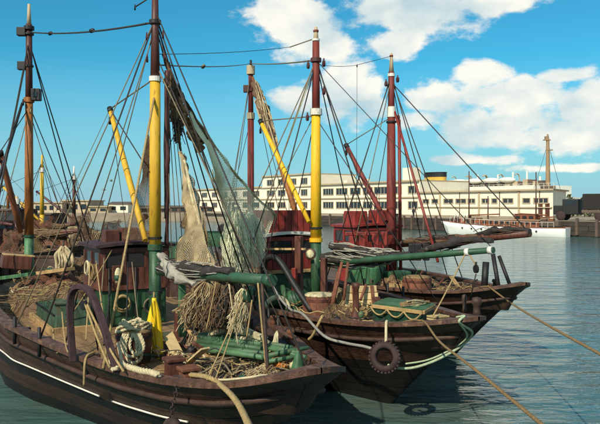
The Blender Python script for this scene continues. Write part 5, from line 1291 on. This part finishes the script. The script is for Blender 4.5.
# mizzen of the farthest boat, with a furled brown gaff
sZ = -11.8; cz = toW(RC, sZ, 0, 0); dZ = cz.y
def zZ(py): return CAMZ - (py - HY) / F * dZ
def ZP(py, dx=0., dy=0.): return Vector((cz.x + dx, cz.y + dy, zZ(py)))
mast(C, sZ, 0, [(ZD, zZ(118), .17, .15, 'mastred', 'mizzen_mast'), (zZ(118), zZ(66), .13, .11, 'mastred', 'mizzen_topmast'), (zZ(66), zZ(60), .07, .05, 'black', 'mizzen_pole')], rings=[(zZ(116), .19, .3, 'creamd'), (zZ(70), .2, .42, 'creamd'), (zZ(90), .18, .14, 'mastbrown')])
MB().box(ZP(89, -.2, -.05), (.3, .25, .34)).build('lantern_box', 'mastbrown', RC, False, True, .02)
gz0 = ZP(78, .1, -.2); gz1 = W(300, 226, 28.5)
MB().tube([gz0.lerp(gz1, i / 3) for i in range(4)], [.06, .10, .12, .12], 10).build('gaff', 'varnish', RC, True, True)
furled('furled_brown_net', gz0.lerp(gz1, .04), gz0.lerp(gz1, .62), .26, 'netbrown', 'nettan', RC, 66, 0, 40, taper=.35, fr=.02)
for s_, n_, py, r in ((-10.4, -1.95, 72, .024), (-11.2, -1.75, 76, .022), (-11.4, 1.7, 72, .022), (-9.6, -2.05, 72, .02), (-10.6, 1.9, 74, .02), (-12.2, -1.5, 120, .02)): line('mizzen_shroud', ZP(py), toW(RC, s_, n_, C.zs(s_) + .05), r, 'wire' if r < .023 else 'wirelt', RC)
line('triatic_stay', ZP(63.5), MBp(60), .03, 'wirelt', RC, .06)
line('triatic_stay', ZP(63.5), MA(zA(65), .1), .022, 'wirelt', RC, .08)
p = ZP(63.5).lerp(MA(zA(65), .1), .72); MB().lathe([(.01, -.2), (.05, -.1), (.05, .1), (.01, .2)], p - Vector((0, 0, .06)), 8, axis=(1, -3, 0)).build('turnbuckle', 'wirelt', RC, True, True)
line('aerial', MA(zA(54)), W(290, 47, 18.3), .010, 'wire', RB, .05); line('aerial', W(290, 47, 18.3), MBp(38), .02, 'wirelt', RB)
line('aerial', MC(56), W(357, 65, 21), .012, 'wire', RC); line('aerial', W(357, 65, 21), MBp(64), .010, 'wire', RC, .05); block_tackle(W(357, 66, 21), .05, RC)
line('flag_halyard', W(357, 66, 21), toW(RC, -1.2, -.6, 3.7), .008, 'wire', RC)

# ================================================================ hung nets between the boats
ng = thing('green_net', 'pale green net spread between the near mast and middle wheelhouse', 'net', W(235, 265, 18))
apex = W(190, 110, 15.1)
right_ = smoothpath([apex, W(214, 145, 16.0), W(241, 181, 17.0), W(262, 203, 17.9), W(275, 216, 18.4), W(270, 236, 18.5), W(266, 262, 18.6)], 6)
left_ = smoothpath([apex + Vector((.0, 0, -.05)), W(206, 146, 15.6), W(215, 182, 16.1), W(221, 214, 16.6), W(222, 232, 16.9), W(222, 248, 17.1), W(223, 268, 17.2)], 6)
mb = MB(); net_sheet(mb, left_, right_, 60, 140, .0056, .10, 3, 1.6, (0, -.25, -.12)); mb.build('mesh', 'netgreen', ng, False, True)
mb = MB(); net_sheet(mb, [q + Vector((.05, .35, 0)) for q in left_[8:]], [q + Vector((-.3, .3, -.2)) for q in right_[8:]], 50, 110, .0052, .22, 9, 1.9, (0, .1, -.3)); mb.build('mesh', 'netgreen', ng, False, True)
mb = MB()
for s_ in range(7):
    mb.tube([q + mnoise.noise_vector(q * 1.5 + Vector((s_, 0, 0))) * .05 for q in right_[:26]], .018, 5)
mb.build('head_rope', 'canvas', ng, True, True)
# gathered foot of the green net
tassel('gathered_foot', W(236, 205, 17.2), W(236, 272, 17.3), .36, 150, (('netgreen', .9), ('canvas', .1)), ng, 71, .006)
tassel('gathered_foot', W(250, 212, 17.6), W(252, 270, 17.6), .36, 120, (('netgreen', .9), ('nettan', .1)), ng, 72, .006)
# neck of the net bundle with cork floats, up to the mast
bp_ = smoothpath([MA(zA(52), .15, .1), W(175, 84, 14.7), W(190, 110, 15.1), W(207, 138, 15.7)], 8)
mb = MB(); random.seed(77)
for s_ in range(9):
    mb.tube([q + mnoise.noise_vector(q * 3 + Vector((s_ * 3, 0, 0))) * .07 for q in bp_], .02, 5)
mb.build('neck_rope', 'netbrown', ng, True, True)
fl = MB().lathe([(.02, -.07), (.06, -.06), (.07, 0), (.06, .06), (.02, .07)], (0, 0, 0), 8).build('cork_float', 'cork', ng, True); fm = fl.data; first = True
base_inv = toL(ng, (0, 0, 0))
for i in range(46):
    e = random.uniform(.28, .98); q = bp_[int(e * (len(bp_) - 1))]
    q = q + Vector((-.02 - abs(jit(.10)), jit(.1), -.08 - abs(jit(.30)) * (e > .4))); q = toL(ng, q)
    if first: fl.location = q; first = False
    else: inst(fm, 'cork_float', ng, q, rot=(jit(1.5), jit(1.5), 0), scale=(1, 1, 1.3))
# dark ragged net bundle down the right of the near mast
nb_ = thing('dark_net_bundle', 'dark ragged net hanging down right beside the near yellow mast', 'net', W(172, 160, 14.6))
furled('bundle', MA(zA(70), .24, .05), W(166.5, 248, 14.45), .055, 'mastbrown', 'netblack', nb_, 73, 0, 16, taper=.7)
furled('bundle', W(168, 62, 14.5), W(181, 152, 14.8), .055, 'netbrown', 'netstraw', nb_, 74, 0, 30, taper=.4)
tassel('rag', W(172, 80, 14.6), W(179, 140, 14.8), .09, 60, (('netbrown', .6), ('netblack', .4)), nb_, 79, .012)
furled('cloth_scrap', W(166, 82, 14.4), W(169, 104, 14.4), .07, 'netgrey', 'canvas', nb_, 75, 0, 4)
for i in range(5): line('hanging_line', W(166 + i * 2.2, 100, 14.6), W(172 + i * 6, 262, 14.2 + .2 * i), .012, 'wirelt', nb_)
# tan net cone onto the near boom
tn = thing('tan_net', 'tan net hanging as a cone onto the near green boom', 'net', W(196, 265, 13.2))
al = smoothpath([W(181, 150, 14.6), W(182, 190, 14.2), W(181, 225, 13.9), W(177, 263, 13.6)], 6); ar = smoothpath([W(182, 150, 14.5), W(193, 190, 14.0), W(203, 225, 13.3), W(213, 262, 12.8)], 6)
mb = MB(); net_sheet(mb, al, ar, 46, 100, .0066, .13, 5, 2.2, (0, -.15, 0)); mb.build('mesh', 'nettan', tn, False, True)
mb = MB(); net_sheet(mb, [q + Vector((.0, .25, 0)) for q in al], [q + Vector((-.05, .25, 0)) for q in ar], 40, 84, .006, .2, 6, 2.4, (0, .15, 0)); mb.build('mesh', 'nettan', tn, False, True)
mb = MB(); net_sheet(mb, [q + Vector((.02, .12, 0)) for q in al], [q + Vector((-.02, .12, 0)) for q in ar], 40, 84, .006, .16, 7, 2.8, (0, 0, 0)); mb.build('mesh', 'netstraw', tn, False, True)
furled('pale_fold', W(184, 160, 14.2), W(210, 262, 12.9), .04, 'canvas', 'nettan', tn, 76, .05, 10, taper=.5)
furled('pale_fold', W(181, 152, 14.5), W(196, 262, 13.1), .04, 'nettan', 'nettan', tn, 77, .05, 10, taper=.5)
# a thin brown net drying left of the near mast
vn = thing('violet_net', 'thin brown net drying left of the near mast above wheelhouse', 'net', W(132, 235, 15.5))
mb = MB(); net_sheet(mb, smoothpath([W(149, 130, 15.0), W(140, 180, 15.2), W(128, 215, 15.5), W(122, 238, 15.7)], 5), smoothpath([W(151, 135, 15.0), W(151, 190, 15.0), W(151, 220, 15.0), W(150, 244, 15.0)], 5), 30, 90, .0055, .08, 4, 2); mb.build('mesh', 'netbrown', vn, False, True)

# ================================================================ white yacht at the far quay
yb0 = W(568, 237, 93.5); yb1 = W(443, 234, 105.5); yaxis = Vector((yb1.x - yb0.x, yb1.y - yb0.y, 0)); YL = yaxis.length; ya = math.atan2(yaxis.y, yaxis.x)
y = thing('white_yacht', 'white hulled yacht with brown deckhouses moored at the far quay', 'yacht', (yb0.x, yb0.y, 0), ya)
def ysec(x):
    t = x / YL; return 1.75 * (min(1, (t + .22) / .5) ** .7 if t < .28 else 1) * (max(0.02, 1 - ((t - .5) / .5) ** 2.6) if t > .5 else 1), 1.15 + .2 * (1 - t) ** 2 * .5 + .95 * max(0, t - .15) ** 1.6
mb = MB(); k = 26; vs = []
for i in range(k + 1):
    x = YL * i / k; hb, sh = ysec(x)
    for v, f, xo in ((-.4, .55, -.6), (0.05, .86, -.35), (.6, .96, -.15), (1, 1, .15)):
        zz = sh * v if v > 0 else v
        for s_ in (-1,): vs.append((x + xo * (x / YL) ** 6 * 2, -hb * f, zz))
    for v, f, xo in ((1, 1, .15), (.6, .96, -.15), (0.05, .86, -.35), (-.4, .55, -.6)):
        zz = sh * v if v > 0 else v
        vs.append((x + xo * (x / YL) ** 6 * 2, hb * f, zz))
mb.add(vs, [(i * 8 + j, (i + 1) * 8 + j, (i + 1) * 8 + (j + 1) % 8, i * 8 + (j + 1) % 8) for i in range(k) for j in range(8)] + [tuple(range(8)), tuple(k * 8 + j for j in range(7, -1, -1))])
mb.build('hull', 'yacht', y, True)
for side in (-1, 1):
    MB().tube([(YL * i / k, side * ysec(YL * i / k)[0], ysec(YL * i / k)[1]) for i in range(k + 1)], .07, 6).build('rubbing_strake', 'teak', y, True)
for i in range(8):
    x = YL * (.2 + .085 * i); hb, sh = ysec(x); MB().lathe([(.13, -.04), (.13, .04)], (x, hb * .985, sh * .6), 12, axis=(0, 1, 0)).build('porthole', 'glassb', y)
MB().box((YL * .42, 0, 1.75), (YL * .46, 2.2, .9)).build('deckhouse', 'teak', y, bevel=.06); MB().box((YL * .30, 0, 2.55), (YL * .16, 1.9, .9)).build('wheelhouse', 'teak', y, bevel=.06)
MB().box((YL * .42, 0, 2.23), (YL * .48, 2.4, .08)).build('deckhouse_roof', 'creamd', y); MB().box((YL * .30, 0, 3.04), (YL * .18, 2.1, .08)).build('wheelhouse_roof', 'teak', y)
for i in range(9): MB().box((YL * (.23 + .048 * i), 1.12, 1.85), (.5, .06, .35)).build('window', 'glassb', y)
for i in range(3): MB().box((YL * (.25 + .05 * i), .97, 2.6), (.6, .06, .4)).build('window', 'glassb', y)
MB().box((YL * .12, 0, 1.8), (YL * .14, 2.0, .7)).build('awning', 'roofd', y, bevel=.1); MB().box((YL * .66, 0, 1.95), (1.8, 1.4, .5)).build('skylight', 'teak', y, bevel=.05)
def ypx(px): # station along yacht at a pixel column
    kx = (px - CX) / F; a = Vector((yb0.x, yb0.y)); d_ = yaxis.to_2d().normalized(); return (kx * a.y - a.x) / (d_.x - kx * d_.y)
for px_, top, nm in ((469, 171, 'foremast'), (536, 172, 'mainmast'), (488, 196, 'signal_pole')):
    x = ypx(px_); d_ = yb0.y + yaxis.y / YL * x; zt_ = CAMZ - (top - HY) / F * d_
    MB().tube([(x, 0, 1.2), (x, 0, zt_)], [.11, .07], 8).build(nm, 'mastbrown', y, True)
for px_ in (457, 463, 471, 480, 490, 512, 545, 553): 
    x = ypx(px_); MB().box((x, jit(.5), 1.9 + jit(.15)), (.7, .8, .8 + jit(.3))).build('deck_gear', random.choice(['teak', 'rust', 'brown', 'netbrown']), y, bevel=.05)
for px0_, px1_, z in ((548, 520, 3.1), (470, 500, 3.0), (536, 556, 2.7)): MB().tube([(ypx(px0_), .2, z - .2), (ypx(px1_), .2, z)], .10, 8).build('boom', 'teak', y, True)
MB().tube([(ypx(458), .9, 2.0)] + [(ypx(458) - .35 * (1 - cos(a_)), 1.2, 2.0 + 1.0 * sin(a_)) for a_ in (.5, 1, 1.57, 2.1, 2.6)], .07, 6).build('davit', 'yacht', y, True); MB().tube([(ypx(467) - .35 * (1 - cos(a_)), 1.2, 1.9 + 1.0 * sin(a_)) for a_ in (0, .5, 1, 1.57, 2.1, 2.6)], .07, 6).build('davit', 'yacht', y, True)
ml = MB()
for i in range(22):
    x = YL * (.08 + .04 * i)
    hb, sh = ysec(x); ml.tube([(x, hb - .05, sh), (x, hb - .05, sh + .75)], .025, 4)
ml.tube([(YL * (.08 + .04 * i), ysec(YL * (.08 + .04 * i))[0] - .05, ysec(YL * (.08 + .04 * i))[1] + .75) for i in range(22)], .02, 4); ml.build('guard_rail', 'white', y)

# ================================================================ boats at the left, behind
def small_boat(tip, deg, L, bw, label, mastpx, mtop, msecs, housem, seed, mname='mast', zg=1.95, htop=3.5):
    random.seed(seed); dv_ = Vector((cos(radians(deg)), sin(radians(deg)), 0)); loc = tip - dv_ * (L * .36); h = bw / 2
    tab = [(-L * .64, 0), (-L * .63, h * .3), (-L * .58, h * .6), (-L * .45, h * .85), (-L * .15, h), (0, h), (L * .15, h * .85), (L * .25, h * .6), (L * .31, h * .38), (L * .345, h * .18), (L * .36, 0)]
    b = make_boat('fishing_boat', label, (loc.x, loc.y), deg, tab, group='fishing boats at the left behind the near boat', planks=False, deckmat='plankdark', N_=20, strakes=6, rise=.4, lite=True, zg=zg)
    d_ = Vector((cos(radians(deg)), sin(radians(deg))))
    kx = (mastpx - CX) / F; s = (kx * loc.y - loc.x) / (d_.x - kx * d_.y); mw = toW(b.root, s, 0, 0)
    zt_ = CAMZ - (mtop - HY) / F * mw.y
    mast(b, s, 0, [(1.2, 3.6, .17, .16, msecs[0], 'mast_base'), (3.6, 3.6 + (zt_ - 3.6) * .75, .15, .12, msecs[1], mname), (3.6 + (zt_ - 3.6) * .75, zt_, .10, .06, msecs[2], 'topmast')], rings=[(3.6 + (zt_ - 3.6) * .75, .18, .3, 'white')])
    for ds, n in ((-.8, -h), (.3, -h), (-.8, h), (.3, h)): line('shroud', Vector((mw.x, mw.y, zt_ - .5)), toW(b.root, s + ds, n * .98, 1.95), .03, 'wire', b.root)
    line('forestay', Vector((mw.x, mw.y, zt_ - .3)), toW(b.root, b.tip - .2, 0, 2.2), .025, 'wire', b.root)
    derrick(b, Vector((mw.x - .1, mw.y - .2, 3.2)), toW(b.root, s - 3.6, -.4, zt_ * .72), .10, .08, msecs[1], lift=Vector((mw.x, mw.y, zt_ * .86)))
    wheelhouse(b, s - 2.6, 0, 2.0, 1.9, 2.5, htop, 'brown', housem, 'roofd', wins=3)
    MB().tube([(s + .3, -.4, 2.7), (b.tip - .4, 0, 3.0)], .12, 8).build('boom', 'brown', b.root, True)
    furled('stowed_net', (s + .3, -.4, 2.75), (b.tip - .6, 0, 3.0), .26, 'netbrown', 'netstraw', b.root, seed, .1, 14, world=False, fr=.02)
    furled('hung_net', (s + 1.2, -.5, 2.7), (s + 1.0, -.5, 1.4), .4, 'netbrown', 'netstraw', b.root, seed + 1, 0, 16, world=False, fr=.02, taper=.4)
    MB().box((s + 1.3, .2, 1.55), (.8, .9, .7)).build('winch', 'rust', b.root, bevel=.06)
    return b, s
E, sE = small_boat(W(88, 226, 58), -22, 17, 5.0, 'dark fishing boat at left whose bow points at open water', 74, 166, ('brown', 'mastbrown', 'white'), 'brown', 81, zg=2.05)
Gb, sG = small_boat(W(80, 232, 48), -28, 17, 4.8, 'fishing boat with yellow mast at left behind the varnished mizzen', 42, 155, ('yellow', 'yellow', 'yellow'), 'rust', 83, htop=3.9)
Ib, sI = small_boat(W(60, 228, 66), -15, 16, 5.0, 'fishing boat with two tone mast at far left behind others', 8, 172, ('brown', 'varnish', 'white'), 'brown', 87, zg=2.1, htop=4.2)
Hb, sH = small_boat(W(84, 252, 35), -38, 15, 4.6, 'brown fishing boat at left just beyond the near boat stern', 17, 196, ('mastbrown', 'mastbrown', 'creamd'), 'brown', 85, zg=1.85, htop=3.3)
for i, (b_, s_, n_, rx, h, m, ms, lab) in enumerate(((E, sE + 2, -.6, 1.4, 1.2, 'netbrown', 'nettan', 'net pile on the foredeck of the left boat pointing at open water'), (Gb, sG + 2, -.6, 1.3, 1.1, 'rust', 'netstraw', 'rusty net pile on the boat with the left yellow mast'), (Hb, sH + 2.2, -.6, 1.2, 1.0, 'netbrown', 'rope', 'net pile on the left boat just beyond the near stern'), (Hb, sH + 4.2, .2, .9, .8, 'netstraw', 'canvas', 'straw net pile near the bow of the left boat beyond the near stern'), (Gb, sG - 4.8, -.3, 1.2, 1.2, 'canvas', 'canvas', 'pale canvas heap on the stern of the boat with left yellow mast'))):
    heap('net_heap', lab, 'net', toW(b_.root, s_, n_, 1.2), rx, .9, h, m, ms, 90 + i, 50, fr=.015)

# ================================================================ loose gear on the decks
clutter(A, 1.6, 4.9, -.9, 1.0, 201, 22, 12, 8, 'the near boat foredeck')
clutter(A, -7.5, -4.6, -2.0, 1.6, 202, 16, 8, 4, 'the near boat after deck')
clutter(A, -11.5, -8.0, -1.2, 1.4, 203, 14, 12, 4, 'the near boat stern', zmax=.6)
clutter(B, .3, 4.0, -1.6, 1.1, 204, 34, 24, 12, 'the middle boat foredeck', lean=1.1, zmax=.45)
clutter(B, -5, -.2, -2.0, -1.0, 205, 18, 14, 6, 'the middle boat side deck', lean=1.2, zmax=.7)
clutter(C, .6, 3.7, -1.5, 1.0, 206, 24, 20, 8, 'the farthest boat foredeck', lean=1.1, zmax=.45)
clutter(Hb, sH - 1, sH + 5, -1.6, .8, 207, 20, 22, 8, 'the left boat beyond the near stern', lean=1.2, zmax=.9)
clutter(Gb, sG - 1, sG + 4.5, -1.6, .8, 208, 14, 20, 6, 'the boat with the left yellow mast', lean=1.3, zmax=1.1)
clutter(Ib, sI - 1, sI + 4.5, -1.6, .8, 209, 10, 22, 6, 'the boat with the two tone mast', lean=1.4, zmax=1.6)
clutter(E, sE - 2, sE + 4.5, -1.6, .8, 210, 14, 24, 6, 'the left boat pointing at open water', lean=1.4, zmax=1.2)
# nets hung to dry on the left boats and more lines about the near house
for i, (b_, s_, n_, zt_, w_, m1, m2) in enumerate(((Hb, sH + 1.5, -1.2, 3.3, .55, 'netbrown', 'rust'), (Hb, sH + 3.2, -.8, 2.9, .5, 'netstraw', 'netbrown'), (Gb, sG + 1.5, -1.2, 3.6, .8, 'rust', 'netbrown'), (Gb, sG + 4.0, -.6, 3.2, .6, 'netbrown', 'nettan'), (E, sE + 1.6, -1.2, 3.8, .8, 'netbrown', 'rust'), (E, sE + 4.2, -.5, 3.2, .7, 'netbrown', 'netblack'), (Ib, sI + 2, -1, 4.0, 1.0, 'rust', 'netbrown'), (Hb, sH - .8, -1.6, 3.2, .5, 'netblack', 'netbrown'))):
    l_ = [toW(b_.root, s_ - w_ * 1.3, n_, zt_ - .3), toW(b_.root, s_ - w_ * 1.5, n_, (zt_ + 1.5) / 2), toW(b_.root, s_ - w_ * 1.2, n_, 1.5)]
    r_ = [toW(b_.root, s_ + w_ * 1.3, n_, zt_), toW(b_.root, s_ + w_ * 1.1, n_, (zt_ + 1.5) / 2), toW(b_.root, s_ + w_ * 1.4, n_, 1.5)]
    for q_, m_ in ((0, m1), (1, m2), (2, m1)):
        mb = MB(); net_sheet(mb, smoothpath(l_, 4), smoothpath(r_, 4), 30, 30, .011, .32, i * 5 + q_, 1.6, (0, -.1, -.25)); mb.build('hung_net', m_, b_.root, False, True)
for i, (s_, n_, z_) in enumerate(((-1.68, -.2, 2.1), (-1.68, .45, 2.0), (-2.6, -.72, 2.85), (-2.1, -.72, 2.8))):
    mb = MB()
    ax_ = (1, 0, 0) if n_ > -.5 else (0, 1, 0)
    for k in range(4): mb.torus((s_ + (.02 * k if n_ > -.5 else 0), n_ - (0 if n_ > -.5 else .02 * k), z_ + jit(.02)), .16 + jit(.02), .018, axis=(ax_[0], ax_[1], jit(.15)), n=20, k=6)
    mb.build('hung_coil', ('rope', 'wirelt', 'ropew', 'netstraw')[i], A.root, True)
for p, q, r, m in (((96, 262, 14.6), (108, 345, 12.8), .02, 'rope'), ((104, 258, 14.6), (98, 340, 13.2), .016, 'wirelt'), ((128, 262, 14.2), (126, 338, 12.8), .02, 'black'), ((132, 262, 14.2), (140, 335, 13.2), .016, 'wirelt'), ((90, 262, 15), (86, 340, 13.6), .02, 'rope'), ((112, 250, 14.8), (60, 330, 15.0), .016, 'rope'), ((110, 290, 14), (104, 345, 12.9), .03, 'black')):
    line('house_line', W(*p), W(*q), r, m, A.root, .06)
